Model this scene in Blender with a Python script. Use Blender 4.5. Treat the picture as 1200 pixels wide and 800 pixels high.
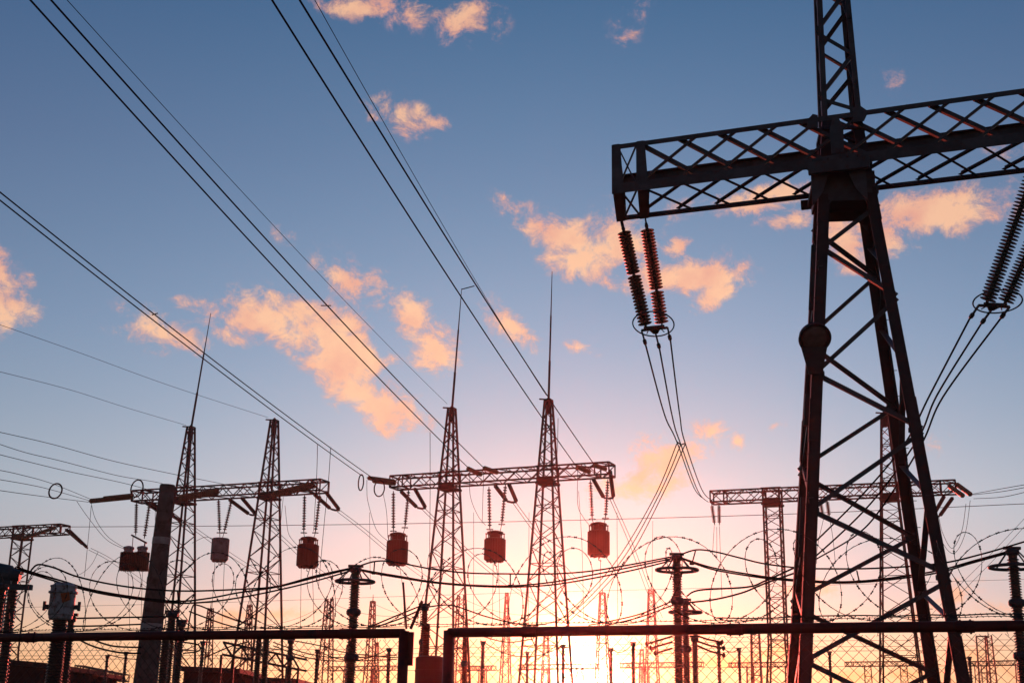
import bpy, math, random
from mathutils import Vector, Matrix
R = math.radians
rnd = random.Random(7)
for o in list(bpy.data.objects): bpy.data.objects.remove(o)
sc = bpy.context.scene
col = sc.collection
# ------------------------------------------------------------------ camera
EYE = 1.6
F_PX, PITCH, ROLL = 1550.0, R(16.5), R(1.0)
cF = Vector((0, math.cos(PITCH), math.sin(PITCH)))
U0 = Vector((0, -math.sin(PITCH), math.cos(PITCH))); R0 = Vector((1, 0, 0))
cR = math.cos(ROLL)*R0 + math.sin(ROLL)*U0
cU = math.cos(ROLL)*U0 - math.sin(ROLL)*R0
cam_d = bpy.data.cameras.new('camera'); cam = bpy.data.objects.new('camera', cam_d); col.objects.link(cam)
cam_d.sensor_width = 36; cam_d.lens = 36*F_PX/1200; cam_d.clip_start = .1; cam_d.clip_end = 5000
m = Matrix((cR, cU, -cF)).transposed().to_4x4(); m.translation = Vector((0, 0, EYE)); cam.matrix_world = m
sc.camera = cam
def ray(x, y): return cF*F_PX + (x-600)*cR + (400-y)*cU
def P(x, y, Y):
    d = ray(x, y); return Vector((0, 0, EYE)) + d*(Y/d.y)
def PH(x, y, H):
    d = ray(x, y); return Vector((0, 0, EYE)) + d*(H/d.z)
def proj(p):
    q = Vector(p) - Vector((0, 0, EYE)); k = q.dot(cF)
    return 600+F_PX*q.dot(cR)/k, 400-F_PX*q.dot(cU)/k
def on_row(a, b, row):
    """point of the 3D line a-b seen at a given picture row"""
    lo, hi = -3.0, 4.0
    f = lambda t: proj(a.lerp(b, t))[1]
    s = 1 if f(hi) > f(lo) else -1
    for _ in range(40):
        mid = (lo+hi)/2
        if (f(mid)-row)*s < 0: lo = mid
        else: hi = mid
    return a.lerp(b, (lo+hi)/2)
def zrow(X, Y, row): return on_row(Vector((X, Y, 0)), Vector((X, Y, 20)), row).z
# ------------------------------------------------------------------ world
sun_dir = ray(682, 796).normalized()
SUN_EL = math.asin(sun_dir.z); SUN_AZ = math.atan2(sun_dir.x, sun_dir.y)
world = bpy.data.worlds.new('World'); sc.world = world; world.use_nodes = True
nt = world.node_tree; nt.nodes.clear(); N = nt.nodes.new; L = nt.links.new
def srgb(r, g, b):
    f = lambda c: (c/255/12.92) if c/255 <= .04045 else ((c/255+.055)/1.055)**2.4
    return (f(r), f(g), f(b), 1)
def mth(op, a, b=None, c=None, clamp=False):
    n = N('ShaderNodeMath'); n.operation = op; n.use_clamp = clamp
    for i, v in enumerate((a, b, c)):
        if v is None: continue
        if isinstance(v, (int, float)): n.inputs[i].default_value = v
        else: L(v, n.inputs[i])
    return n.outputs[0]
def dot(a, v):
    n = N('ShaderNodeVectorMath'); n.operation = 'DOT_PRODUCT'; L(a, n.inputs[0]); n.inputs[1].default_value = tuple(v); return n.outputs['Value']
def mixc(fac, a, b, mode='MIX'):
    n = N('ShaderNodeMix'); n.data_type = 'RGBA'; n.blend_type = mode; n.clamp_result = False
    for s, v in ((n.inputs[0], fac), (n.inputs[6], a), (n.inputs[7], b)):
        if isinstance(v, (int, float, tuple)): s.default_value = v
        else: L(v, s)
    return n.outputs[2]
tc = N('ShaderNodeTexCoord'); D = tc.outputs['Generated']
nrm = N('ShaderNodeVectorMath'); nrm.operation = 'NORMALIZE'; L(D, nrm.inputs[0]); D = nrm.outputs[0]
sep = N('ShaderNodeSeparateXYZ'); L(D, sep.inputs[0]); Z = sep.outputs[2]
ramp = N('ShaderNodeValToRGB'); L(mth('MULTIPLY', Z, 1.0, clamp=True), ramp.inputs[0]); ramp.color_ramp.interpolation = 'LINEAR'
SKY = [(0, (.5, .22, .10)), (.035, (.53, .25, .125)), (.062, (.48, .28, .20)), (.1, (.23, .235, .33)), (.16, (.215, .275, .38)), (.22, (.145, .213, .345)), (.284, (.092, .163, .315)), (.345, (.062, .124, .268)), (.405, (.041, .094, .232)), (.52, (.0, .058, .188)), (1, (.0, .035, .12))]
els = ramp.color_ramp.elements
els[0].position = 0; els[0].color = (*SKY[0][1], 1); els[1].position = 1; els[1].color = (*SKY[-1][1], 1)
for p, c in SKY[1:-1]:
    e = els.new(p); e.color = (*c, 1)
skyc = ramp.outputs[0]
sd = mth('MAXIMUM', dot(D, sun_dir), 0)
# sunset aureole of the sky round the sun
def lobe(n, colr, k):
    n_ = N('ShaderNodeVectorMath'); n_.operation = 'SCALE'; n_.inputs[0].default_value = colr[:3]
    L(mth('MULTIPLY', mth('POWER', sd, n), k), n_.inputs['Scale']); return n_.outputs[0]
def vadd(a, b):
    n_ = N('ShaderNodeVectorMath'); n_.operation = 'ADD'; L(a, n_.inputs[0]); L(b, n_.inputs[1]); return n_.outputs[0]
AURE = [(12, (.0, .185, .325), 1), (300, (.3, .12, .06), 1), (1500, (2.4, 2.2, 1.2), 1), (6000, (5, 5, 4), 1)]
# clouds: direction-space blobs broken up by noise.  (x, y, half length, half width, tilt deg, density)
CL = [(420, 2, 45, 12, 0, 1), (490, 12, 60, 16, 12, 1), (548, 22, 42, 24, 0, 1.2), (463, 138, 34, 22, 20, 1), (500, 146, 20, 9, 0, .8),
      (0, 326, 32, 24, 50, 1.2), (4, 372, 34, 26, 0, 1.3), (186, 392, 52, 24, 22, 1.2), (232, 356, 26, 9, 12, .9), (258, 385, 26, 12, 30, .9),
      (312, 372, 56, 26, 22, 1.55), (352, 352, 40, 16, 25, 1), (385, 398, 88, 40, 36, 1.75), (440, 464, 58, 28, 30, 1.5), (430, 340, 26, 22, -40, 1.0),
      (475, 365, 40, 24, 50, 1.25), (506, 400, 34, 26, 40, 1.3), (398, 330, 40, 22, 60, 1.0), (598, 380, 46, 16, 48, 1.2), (680, 412, 20, 9, 15, 1.1),
      (650, 268, 70, 22, 28, 1.6), (690, 300, 52, 28, 10, 1.35), (722, 285, 40, 40, 0, 1.2), (815, 324, 72, 22, 2, 1.6), (840, 345, 32, 18, -30, 1.2), (793, 288, 14, 9, 0, 1.1),
      (868, 312, 22, 14, 40, 1.1), (890, 240, 90, 15, -8, 1.5), (930, 262, 45, 16, 0, 1), (1095, 246, 100, 26, -12, 1.7), (1040, 270, 45, 26, -15, 1.2), (985, 285, 45, 26, 50, 1.3),
      (1120, 262, 32, 14, -20, 1), (1170, 170, 30, 8, 0, .4), (1098, 512, 20, 12, 0, 1.1), (332, 270, 12, 7, 30, .5), (790, 540, 48, 30, -30, 1.3), (830, 506, 30, 18, -20, 1.1), (760, 570, 52, 22, -15, 1.3),
      (860, 518, 12, 10, 0, 1), (905, 497, 12, 6, 0, .7), (300, 720, 70, 8, -3, .9), (210, 735, 60, 7, -3, .9), (1105, 706, 60, 12, -22, 1.1), (1185, 716, 36, 9, 0, 1.1),
      (940, 690, 60, 10, -4, .7), (860, 770, 90, 9, -3, .8), (1160, 778, 75, 20, 0, 1.2), (1060, 790, 90, 9, 0, 1), (730, 20, 12, 26, 20, .35), (1047, 88, 9, 9, 0, .35)]
wn = N('ShaderNodeTexNoise'); wn.inputs['Scale'].default_value = 9; wn.inputs['Detail'].default_value = 3; L(D, wn.inputs['Vector'])
wsub = N('ShaderNodeVectorMath'); wsub.operation = 'SUBTRACT'; L(wn.outputs['Color'], wsub.inputs[0]); wsub.inputs[1].default_value = (.5, .5, .5)
wsc = N('ShaderNodeVectorMath'); wsc.operation = 'SCALE'; L(wsub.outputs[0], wsc.inputs[0]); wsc.inputs['Scale'].default_value = .035
Dw = vadd(D, wsc.outputs[0])
acc = None
for (x, y, sx, sy, t, k) in CL:
    c = ray(x, y).normalized(); t = R(t)
    e1 = (cR*math.cos(t) - cU*math.sin(t)); e1 = (e1 - e1.dot(c)*c).normalized(); e2 = c.cross(e1)
    q = 1.25
    a = dot(Dw, e1*(F_PX/sx/q)); b = dot(Dw, e2*(F_PX/sy/q))
    r2 = mth('ADD', mth('MULTIPLY', a, a), mth('MULTIPLY', b, b))
    v = mth('MULTIPLY', mth('SUBTRACT', 1.0, mth('SQRT', r2)), k)
    acc = v if acc is None else mth('MAXIMUM', acc, v)
cn = N('ShaderNodeTexNoise'); cn.inputs['Scale'].default_value = 38; cn.inputs['Detail'].default_value = 12; cn.inputs['Roughness'].default_value = .7; cn.inputs['Distortion'].default_value = .3
mp = N('ShaderNodeMapping'); mp.inputs['Scale'].default_value = (1, 1, 1.25); L(D, mp.inputs[0]); L(mp.outputs[0], cn.inputs['Vector'])
dens = mth('ADD', mth('MAXIMUM', acc, -1.0), mth('MULTIPLY', mth('SUBTRACT', cn.outputs[0], .5), 4.6))
mr = N('ShaderNodeMapRange'); mr.interpolation_type = 'SMOOTHSTEP'; L(dens, mr.inputs[0]); mr.inputs[1].default_value = .0; mr.inputs[2].default_value = 1.2
gate = N('ShaderNodeMapRange'); gate.interpolation_type = 'SMOOTHSTEP'; L(acc, gate.inputs[0]); gate.inputs[1].default_value = -.3; gate.inputs[2].default_value = .15
cm = mth('MULTIPLY', mth('MULTIPLY', mr.outputs[0], gate.outputs[0]), .9)
cr = N('ShaderNodeValToRGB'); c2 = N('ShaderNodeTexNoise'); c2.inputs['Scale'].default_value = 30; c2.inputs['Detail'].default_value = 7; L(D, c2.inputs['Vector'])
L(mth('ADD', mth('MULTIPLY', c2.outputs[0], .8), mth('MULTIPLY', mr.outputs[0], .2)), cr.inputs[0])
cr.color_ramp.elements[0].position = .36; cr.color_ramp.elements[0].color = srgb(176, 138, 158)
cr.color_ramp.elements[1].position = .67; cr.color_ramp.elements[1].color = srgb(252, 190, 146)
e = cr.color_ramp.elements.new(.5); e.color = srgb(236, 160, 132)
skyc = vadd(skyc, lobe(AURE[0][0], AURE[0][1], 1))
cz = N('ShaderNodeMapRange'); L(Z, cz.inputs[0])
for i_, v_ in ((1, .1), (2, .27), (3, .75), (4, 0)): cz.inputs[i_].default_value = v_
clc = mixc(cz.outputs[0], cr.outputs[0], (.42, .21, .26, 1))
skyc = mixc(cm, skyc, clc)
for n_, c_, k_ in AURE[1:]: skyc = vadd(skyc, lobe(n_, c_, k_))
sky = N('ShaderNodeTexSky'); sky.sky_type = 'NISHITA'; sky.sun_disc = False; sky.sun_elevation = SUN_EL; sky.sun_rotation = SUN_AZ
bg1 = N('ShaderNodeBackground'); L(sky.outputs[0], bg1.inputs[0]); bg1.inputs[1].default_value = .05
bg2 = N('ShaderNodeBackground'); L(skyc, bg2.inputs[0]); bg2.inputs[1].default_value = 1
# the evening sky is much dimmer on the side away from the sunset
dim = N('ShaderNodeMapRange'); dim.interpolation_type = 'SMOOTHSTEP'; L(dot(D, Vector((sun_dir.x, sun_dir.y, 0)).normalized()), dim.inputs[0])
for i_, v_ in ((1, -.2), (2, .78), (3, .5), (4, .9)): dim.inputs[i_].default_value = v_
L(dim.outputs[0], bg2.inputs[1])
ad = N('ShaderNodeAddShader'); L(bg1.outputs[0], ad.inputs[0]); L(bg2.outputs[0], ad.inputs[1])
wo = N('ShaderNodeOutputWorld'); L(ad.outputs[0], wo.inputs[0])
world.cycles.sampling_method = 'MANUAL'; world.cycles.sample_map_resolution = 1024
# ------------------------------------------------------------------ sun, exposure
sl = bpy.data.lights.new('sun', 'SUN'); sl.energy = 4.2; sl.angle = R(.5); sl.color = (1, .11, .08)
so = bpy.data.objects.new('sun', sl); col.objects.link(so)
so.rotation_euler = sun_dir.to_track_quat('Z', 'Y').to_euler(); so.location = (20, -20, 30)
sc.view_settings.view_transform = 'Standard'; sc.view_settings.look = 'None'
sc.view_settings.exposure = 0; sc.view_settings.gamma = 1; sc.view_settings.use_curve_mapping = False
sc.cycles.max_bounces = 4; sc.cycles.volume_bounces = 0; sc.cycles.use_denoising = True; sc.cycles.denoiser = 'OPENIMAGEDENOISE'; sc.cycles.denoising_input_passes = 'RGB_ALBEDO_NORMAL'
HAZE_DENS, HAZE_G = .00021, .925
# ------------------------------------------------------------------ materials
def mat(name, base, rough=.6, metal=0.0, var=.25, scale=3.0, second=None, sec_amt=.5, bump=.0, trans=0.0):
    m = bpy.data.materials.new(name); m.use_nodes = True; t = m.node_tree; b = t.nodes['Principled BSDF']
    n = t.nodes.new('ShaderNodeTexNoise'); n.inputs['Scale'].default_value = scale; n.inputs['Detail'].default_value = 8; n.inputs['Roughness'].default_value = .65
    c = t.nodes.new('ShaderNodeTexCoord'); t.links.new(c.outputs['Object'], n.inputs['Vector'])
    r = t.nodes.new('ShaderNodeValToRGB'); t.links.new(n.outputs[0], r.inputs[0])
    lo = tuple(v*(1-var) for v in base); hi = tuple(min(1, v*(1+var)) for v in base)
    r.color_ramp.elements[0].position = .35; r.color_ramp.elements[0].color = (*lo, 1)
    r.color_ramp.elements[1].position = .65; r.color_ramp.elements[1].color = (*hi, 1)
    out = r.outputs[0]
    if second:
        n2 = t.nodes.new('ShaderNodeTexNoise'); n2.inputs['Scale'].default_value = scale*2.3; n2.inputs['Detail'].default_value = 10; n2.inputs['Roughness'].default_value = .7
        t.links.new(c.outputs['Object'], n2.inputs['Vector'])
        q = t.nodes.new('ShaderNodeMapRange'); t.links.new(n2.outputs[0], q.inputs[0]); q.inputs[1].default_value = .62-.3*sec_amt; q.inputs[2].default_value = .78-.3*sec_amt
        x = t.nodes.new('ShaderNodeMix'); x.data_type = 'RGBA'; t.links.new(q.outputs[0], x.inputs[0]); t.links.new(out, x.inputs[6]); x.inputs[7].default_value = (*second, 1)
        out = x.outputs[2]
    t.links.new(out, b.inputs['Base Color']); b.inputs['Roughness'].default_value = rough; b.inputs['Metallic'].default_value = metal
    if rough >= .9: b.inputs['Specular IOR Level'].default_value = 0
    elif rough >= .4: b.inputs['Specular IOR Level'].default_value = .22
    if bump:
        bm_ = t.nodes.new('ShaderNodeBump'); bm_.inputs['Strength'].default_value = bump; bm_.inputs['Distance'].default_value = .02
        t.links.new(n.outputs[0], bm_.inputs['Height']); t.links.new(bm_.outputs[0], b.inputs['Normal'])
    if trans:
        tr = t.nodes.new('ShaderNodeBsdfTranslucent'); t.links.new(out, tr.inputs[0]); mx = t.nodes.new('ShaderNodeMixShader'); mx.inputs[0].default_value = trans
        o = t.nodes['Material Output']; t.links.new(b.outputs[0], mx.inputs[1]); t.links.new(tr.outputs[0], mx.inputs[2]); t.links.new(mx.outputs[0], o.inputs['Surface'])
    return m
M = dict(
    steel=mat('painted_steel', (.036, .047, .058), .5, .0, .4, 1.8, (.05, .025, .02), .2),
    legsteel=mat('rusty_painted_steel', (.017, .018, .021), .6, .0, .35, 1.4, (.05, .014, .010), .3),
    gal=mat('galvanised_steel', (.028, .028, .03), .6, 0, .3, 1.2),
    flare_steel=mat('flare_tinted_steel', (.06, .020, .018), .6, .0, .3, .7, (.035, .025, .025), .4),  # gantry steel with the red tint of the glare put into its colour
    flare_red=mat('flare_red_paint', (.16, .018, .014), .55, 0, .25, .8),  # red of the lens flare on the drums, painted into the base colour
    grey=mat('grey_paint', (.22, .23, .25), .5, 0, .2, 2.0, (.12, .11, .11), .4),
    black=mat('black_fibreglass', (.010, .011, .012), .6, 0, .3, 4),
    wire=mat('aluminium_wire', (.014, .014, .016), .95, 0, .2, 2),
    disc=mat('glass_insulator', (.06, .075, .065), .45, 0, .3, 6),
    tan=mat('backlit_tan_insulator', (.17, .105, .055), .5, 0, .3, 3, None, .5, 0, .05),  # tan base stands in for low sun glowing through glass discs
    dins=mat('dark_glazed_insulator', (.035, .022, .02), .3, 0, .3, 5),
    porc=mat('brown_porcelain', (.05, .027, .023), .3, 0, .3, 5),
    white=mat('weathered_white_paint', (.30, .31, .34), .5, 0, .15, 4, (.12, .085, .07), .5),
    conc=mat('concrete', (.12, .10, .092), .9, 0, .22, 1.4, (.07, .055, .05), .5, .4),
    brick=mat('dark_render', (.028, .022, .024), .9, 0, .3, 1.0),
    roof=mat('roofing_felt', (.02, .02, .023), .8, 0, .3, .6),
    glass=mat('window_glass', (.05, .06, .08), .1, 0, .1, 1),
    rail=mat('flare_red_gate_paint', (.10, .016, .013), .5, 0, .3, 2.2, (.035, .014, .014), .4),  # red flare glow along the rail is put into this base colour
    barb=mat('razor_steel', (.03, .027, .027), .5, .2, .2, 8),
    rust=mat('rust_patch', (.35, .09, .03), .8, 0, .3, 8),
    ground=mat('ground', (.06, .07, .035), .95, 0, .4, .35, (.10, .085, .06), .5),
)
# ------------------------------------------------------------------ mesh builder
class MB:
    def __init__(s): s.v = []; s.f = []; s.m = []; s.mi = 0
    def add(s, vs, fs):
        b = len(s.v); s.v += [tuple(v) for v in vs]; s.f += [tuple(b+i for i in f) for f in fs]; s.m += [s.mi]*len(fs); return s
    def bar(s, p0, p1, w, h=None, up=None):
        p0, p1 = Vector(p0), Vector(p1); h = h or w; d = (p1-p0)
        if d.length < 1e-6: return s
        d.normalize(); up = Vector(up) if up is not None else Vector((0, 0, 1))
        if abs(d.dot(up)) > .98: up = Vector((0, 1, 0))
        x = d.cross(up).normalized()*w/2; y = x.cross(d).normalized()*h/2
        vs = [p+sx*x+sy*y for p in (p0, p1) for sx, sy in ((-1, -1), (1, -1), (1, 1), (-1, 1))]
        return s.add(vs, [(0, 1, 2, 3), (7, 6, 5, 4), (0, 4, 5, 1), (1, 5, 6, 2), (2, 6, 7, 3), (3, 7, 4, 0)])
    def angle(s, p0, p1, a, t, d1, d2):
        """an L-section member: flanges of width a along directions d1 and d2"""
        p0, p1 = Vector(p0), Vector(p1); d = (p1-p0).normalized()
        d1 = Vector(d1); d1 = (d1-d1.dot(d)*d).normalized(); d2 = Vector(d2); d2 = (d2-d2.dot(d)*d); d2 = (d2-d2.dot(d1)*d1).normalized()
        pr = [(0, 0), (a, 0), (a, t), (t, t), (t, a), (0, a)]
        vs = [p+d1*u+d2*w for p in (p0, p1) for u, w in pr]
        fs = [(i, (i+1) % 6, 6+(i+1) % 6, 6+i) for i in range(6)]+[(3, 2, 1, 0), (5, 4, 3, 0), (6, 7, 8, 9), (6, 9, 10, 11)]
        return s.add(vs, fs)
    def tube(s, pts, r, n=6, closed=False, r1=None):
        pts = [Vector(p) for p in pts]; k = len(pts); vs = []; ref = None
        for i, p in enumerate(pts):
            a = pts[(i-1) % k] if (closed or i > 0) else p; b = pts[(i+1) % k] if (closed or i < k-1) else p
            d = (b-a).normalized()
            if ref is None: ref = Vector((0, 0, 1)) if abs(d.z) < .9 else Vector((1, 0, 0))
            x = (ref-ref.dot(d)*d)
            if x.length < 1e-4: x = d.orthogonal()
            x.normalize(); y = d.cross(x); ref = x
            rr = r if r1 is None else r+(r1-r)*i/(k-1)
            vs += [p+rr*(math.cos(2*math.pi*j/n)*x+math.sin(2*math.pi*j/n)*y) for j in range(n)]
        fs = []
        for i in range(k if closed else k-1):
            for j in range(n):
                a0 = i*n; b0 = ((i+1) % k)*n; fs.append((a0+j, a0+(j+1) % n, b0+(j+1) % n, b0+j))
        if not closed: fs += [tuple(range(n))[::-1], tuple((k-1)*n+j for j in range(n))]
        return s.add(vs, fs)
    def lathe(s, base, axis, prof, n=12):
        """prof: (distance along axis, radius)"""
        base = Vector(base); a = Vector(axis).normalized(); x = a.orthogonal().normalized(); y = a.cross(x); vs = []
        for h, r in prof: vs += [base+a*h+max(r, 1e-4)*(math.cos(2*math.pi*j/n)*x+math.sin(2*math.pi*j/n)*y) for j in range(n)]
        fs = [(i*n+j, i*n+(j+1) % n, (i+1)*n+(j+1) % n, (i+1)*n+j) for i in range(len(prof)-1) for j in range(n)]
        fs += [tuple(range(n))[::-1], tuple((len(prof)-1)*n+j for j in range(n))]
        return s.add(vs, fs)
    def plate(s, pts, t, nrm):
        """flat polygon with thickness"""
        nrm = Vector(nrm).normalized()*t/2; k = len(pts); vs = [Vector(p)-nrm for p in pts]+[Vector(p)+nrm for p in pts]
        fs = [tuple(range(k))[::-1], tuple(range(k, 2*k))]+[(i, (i+1) % k, k+(i+1) % k, k+i) for i in range(k)]
        return s.add(vs, fs)
    def build(s, name, m, parent=None, loc=None, smooth=False):
        me = bpy.data.meshes.new(name); loc = Vector(loc) if loc is not None else Vector((0, 0, 0))
        me.from_pydata([tuple(Vector(v)-loc) for v in s.v], [], s.f)
        for q in (m if isinstance(m, (list, tuple)) else [m]): me.materials.append(q)
        if isinstance(m, (list, tuple)):
            for p, i in zip(me.polygons, s.m): p.material_index = i
        if smooth:
            for p in me.polygons: p.use_smooth = True
        me.update(); o = bpy.data.objects.new(name, me); col.objects.link(o); o.location = loc
        if parent: attach(o, parent)
        return o
def attach(o, parent):
    w = o.location.copy(); o.parent = parent
    p = parent; off = Vector((0, 0, 0))
    while p is not None: off += p.location; p = p.parent
    o.location = w-off
def tag(o, label, cat, group=None):
    o['label'] = label; o['category'] = cat
    if group: o['group'] = group
    return o
def empty(name, loc, label, cat, group=None):
    o = bpy.data.objects.new(name, None); col.objects.link(o); o.location = loc; o.empty_display_size = .3; return tag(o, label, cat, group)
def struct(o, kind='structure'): o['kind'] = kind; return o
# ------------------------------------------------------------------ ground and air
mb = MB(); n_ = 40; S_ = 178.0
vs = [(-S_+2*S_*i/n_, -45+2*S_*j/n_, .0 if 18 < j*2*S_/n_ < 190 else rnd.uniform(-.12, .1)) for j in range(n_+1) for i in range(n_+1)]
mb.add(vs, [(j*(n_+1)+i, j*(n_+1)+i+1, (j+1)*(n_+1)+i+1, (j+1)*(n_+1)+i) for j in range(n_) for i in range(n_)])
struct(mb.build('ground', M['ground']))
hz = MB(); x0, x1, y0, y1, z0, z1 = -180, 180, -47, 314, -1.2, 32
hz.add([(x, y, z) for z in (z0, z1) for x, y in ((x0, y0), (x1, y0), (x1, y1), (x0, y1))], [(3, 2, 1, 0), (4, 5, 6, 7), (0, 1, 5, 4), (1, 2, 6, 5), (2, 3, 7, 6), (3, 0, 4, 7)])
hm = bpy.data.materials.new('haze'); hm.use_nodes = True; ht = hm.node_tree; ht.nodes.clear()
pv = ht.nodes.new('ShaderNodeVolumePrincipled'); pv.inputs['Color'].default_value = (1, .76, .66, 1); pv.inputs['Density'].default_value = HAZE_DENS; pv.inputs['Anisotropy'].default_value = HAZE_G
ho = ht.nodes.new('ShaderNodeOutputMaterial'); ht.links.new(pv.outputs[0], ho.inputs['Volume'])
hm.cycles.homogeneous_volume = True
struct(hz.build('haze', hm), 'stuff')
# ------------------------------------------------------------------ big pylon
A_NB = (P(717, 224, 27.02), P(1200, 163, 24.03))           # near bottom chord of the arm
A_NB = (PH(717, 224, 11.5), PH(1200, 163, 11.5)); A_NT = (PH(717, 171, 12.6), PH(1200, 108, 12.6))
ad_ = (A_NB[1]-A_NB[0]); ad_.z = 0; AL = ad_.normalized(); AB = Vector((math.sin(R(8)), math.cos(R(8)), 0))     # along, back
p_bl = A_NB[0].copy(); AW, AH, ALEN = 1.80, 1.1, 13.8
pyc = Vector((7.03, 26.15, 0)); psi = R(7.5)
pa = Vector((math.cos(psi), -math.sin(psi), 0)); pb = Vector((math.sin(psi), math.cos(psi), 0))
def pcorner(k, z):
    w = 1.60 + (.53-1.60)*(z-EYE)/11.5
    sx, sy = {'NL': (-1, -1), 'NR': (1, -1), 'FR': (1, 1), 'FL': (-1, 1)}[k]
    return Vector((pyc.x, pyc.y, z)) + w*(sx*pa+sy*pb)
ZW = EYE+12.75
legs = {k: (pcorner(k, 0), pcorner(k, ZW)) for k in ('NL', 'NR', 'FR', 'FL')}
pk_top = {'NL': P(958, -150, 25.9), 'NR': P(978, -150, 25.8), 'FR': P(970, -150, 26.3), 'FL': P(952, -150, 26.4)}
# the peak keeps a square plan: build its top corners from its own centre
ctop = sum(pk_top.values(), Vector())/4; ZT = ctop.z
def pkcorner(k, t):
    w1 = .29
    sx, sy = {'NL': (-1, -1), 'NR': (1, -1), 'FR': (1, 1), 'FL': (-1, 1)}[k]
    top = Vector((ctop.x, ctop.y, ZT))+w1*(sx*pa+sy*pb)
    return legs[k][1].lerp(top, t)
pyl = empty('lattice_pylon', (pyc.x, pyc.y, 0), 'huge dark steel lattice pylon with a long cross arm, nearest tower at the right', 'pylon')
sgn = {'NL': (1, 1), 'NR': (-1, 1), 'FR': (-1, -1), 'FL': (1, -1)}
for k in legs:
    sx, sy = sgn[k]; mb = MB(); a, b = legs[k]
    mb.angle(a, b, .225, .028, sx*pa, sy*pb)
    o = mb.build('leg', M['legsteel'], pyl)
    # splice plates on the outside of the leg
    for t0, t1 in ((.18, .24), (.5, .56), (.83, .9)):
        q = MB(); off = -.012*(sx*pa+sy*pb)
        q.angle(a.lerp(b, t0)+off, a.lerp(b, t1)+off, .20, .011, sx*pa, sy*pb); q.build('splice_plate', M['legsteel'], o)
    mb = MB(); mb.angle(pkcorner(k, 0), pkcorner(k, 1), .115, .018, sx*pa, sy*pb); mb.build('peak_leg', M['steel'], pyl)
    for i in range(46):                                     # step bolts
        t = .12+.019*i
        if k in ('NL', 'FR') and t < 1: c = a.lerp(b, t); q = MB(); q.tube([c, c-sx*pa*.10 if i % 2 else c-sy*pb*.10], .008, 5); q.build('step_bolt', M['legsteel'], o)
def brace(p, q, w=.11, d1=None, d2=None, m='steel', name='brace'):
    mb = MB(); dv = (q-p).normalized(); mb.angle(p, q, w, .014, d1 if d1 is not None else dv.cross(pb), d2 if d2 is not None else pb); return mb.build(name, M[m], pyl)
def zig(k0, k1, rows, inward, off, w=.088, fn=None):
    a0, b0 = legs[k0]; a1, b1 = legs[k1]
    for i in range(len(rows)-1):
        s0, s1 = ((a0, b0), (a1, b1)) if i % 2 == 0 else ((a1, b1), (a0, b0))
        p = on_row(*s0, rows[i])+inward*off; q = on_row(*s1, rows[i+1])+inward*off
        brace(p, q, w, (q-p).normalized().cross(inward), inward)
        dd = (q-p).normalized(); g = MB(); u = Vector((0, 0, 1)); sd_ = (q-p); sd_.z = 0; sd_.normalize()
        g.plate([p+u*.13, p-u*.13, p+sd_*.2-u*.02+dd*.06, p+sd_*.2+u*.07+dd*.06], .012, inward); g.build('gusset', M['steel'], pyl)
p_, q_2 = on_row(*legs['NR'], 236)+pb*.05, on_row(*legs['NL'], 291)+pb*.05; brace(p_, q_2, .09, (q_2-p_).normalized().cross(pb), pb)
zig('NL', 'NR', [288, 347, 437, 503, 597, 676, 774, 880], pb, .035)
zig('FL', 'FR', [268, 325, 400, 478, 553, 630, 708, 788, 880], -pb, .035)
zig('FR', 'NR', [290, 310, 386, 420, 545, 580, 692, 728, 860], -pa, .035, .12)
zig('FL', 'NL', [290, 312, 388, 424, 548, 583, 694, 730, 860], pa, .035, .10)
# peak bracing, double light angles as in the picture
def pzig(k0, k1, ts, inward):
    for i in range(len(ts)-1):
        a, b = (k0, k1) if i % 2 == 0 else (k1, k0)
        p, q = pkcorner(a, ts[i])+inward*.03, pkcorner(b, ts[i+1])+inward*.03
        brace(p, q, .085, (q-p).normalized().cross(inward), inward)
pzig('NR', 'NL', [.03, .08, .24, .33, .49, .58, .74, .83, .97], pb)
pzig('FR', 'FL', [0, .07, .22, .31, .47, .56, .72, .81, .95], -pb)
pzig('FR', 'NR', [.02, .12, .27, .37, .52, .62, .78, .9], -pa)
pzig('FL', 'NL', [.04, .14, .29, .39, .54, .64, .80, .92], pa)
# cross arm
arm = MB()
def apt(t, dpt, h): return p_bl + AL*t + AB*dpt + Vector((0, 0, h))
arm_o = empty('cross_arm', apt(ALEN/2, AW/2, 0), '', ''); del arm_o['label'], arm_o['category']; attach(arm_o, pyl)
def apart(name, mb, m='steel'): return mb.build(name, M[m], arm_o)
q = MB(); q.angle(apt(0, 0, 0), apt(ALEN, 0, 0), .165, .02, Vector((0, 0, 1)), AB); q.angle(apt(0, -.004, .0), apt(ALEN, -.004, .0), .07, .012, AB, -Vector((0, 0, 1))); apart('chord', q)
q = MB(); q.angle(apt(0, 0, AH), apt(ALEN, 0, AH), .11, .014, Vector((0, 0, -1)), AB); apart('chord', q)
q = MB(); q.angle(apt(0, AW, AH), apt(ALEN, AW, AH), .15, .016, Vector((0, 0, -1)), -AB); apart('chord', q)
q = MB(); q.angle(apt(0.12, AW, 0), apt(ALEN, AW, 0), .12, .014, Vector((0, 0, 1)), -AB); apart('chord', q)
nb = 15; bay = (ALEN-.62)/nb
fr = MB(); bt = MB(); bkf = MB(); tpf = MB()
def lace(mb, f0, f1, inward, w=.09, span=1.55):
    """two sets of crossing diagonals in one face"""
    for i in range(nb):
        t0 = .62+i*bay; t1 = t0+bay
        e1 = min(t0+bay*span, ALEN)
        for (p, q_, o_, w_) in ((f0(t0), f1(e1), .022, w*.62), (f1(t0), f0(e1), .10, w)):
            mb.angle(p+inward*o_, q_+inward*o_, w_, .010, (q_-p).normalized().cross(inward), inward)
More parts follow.
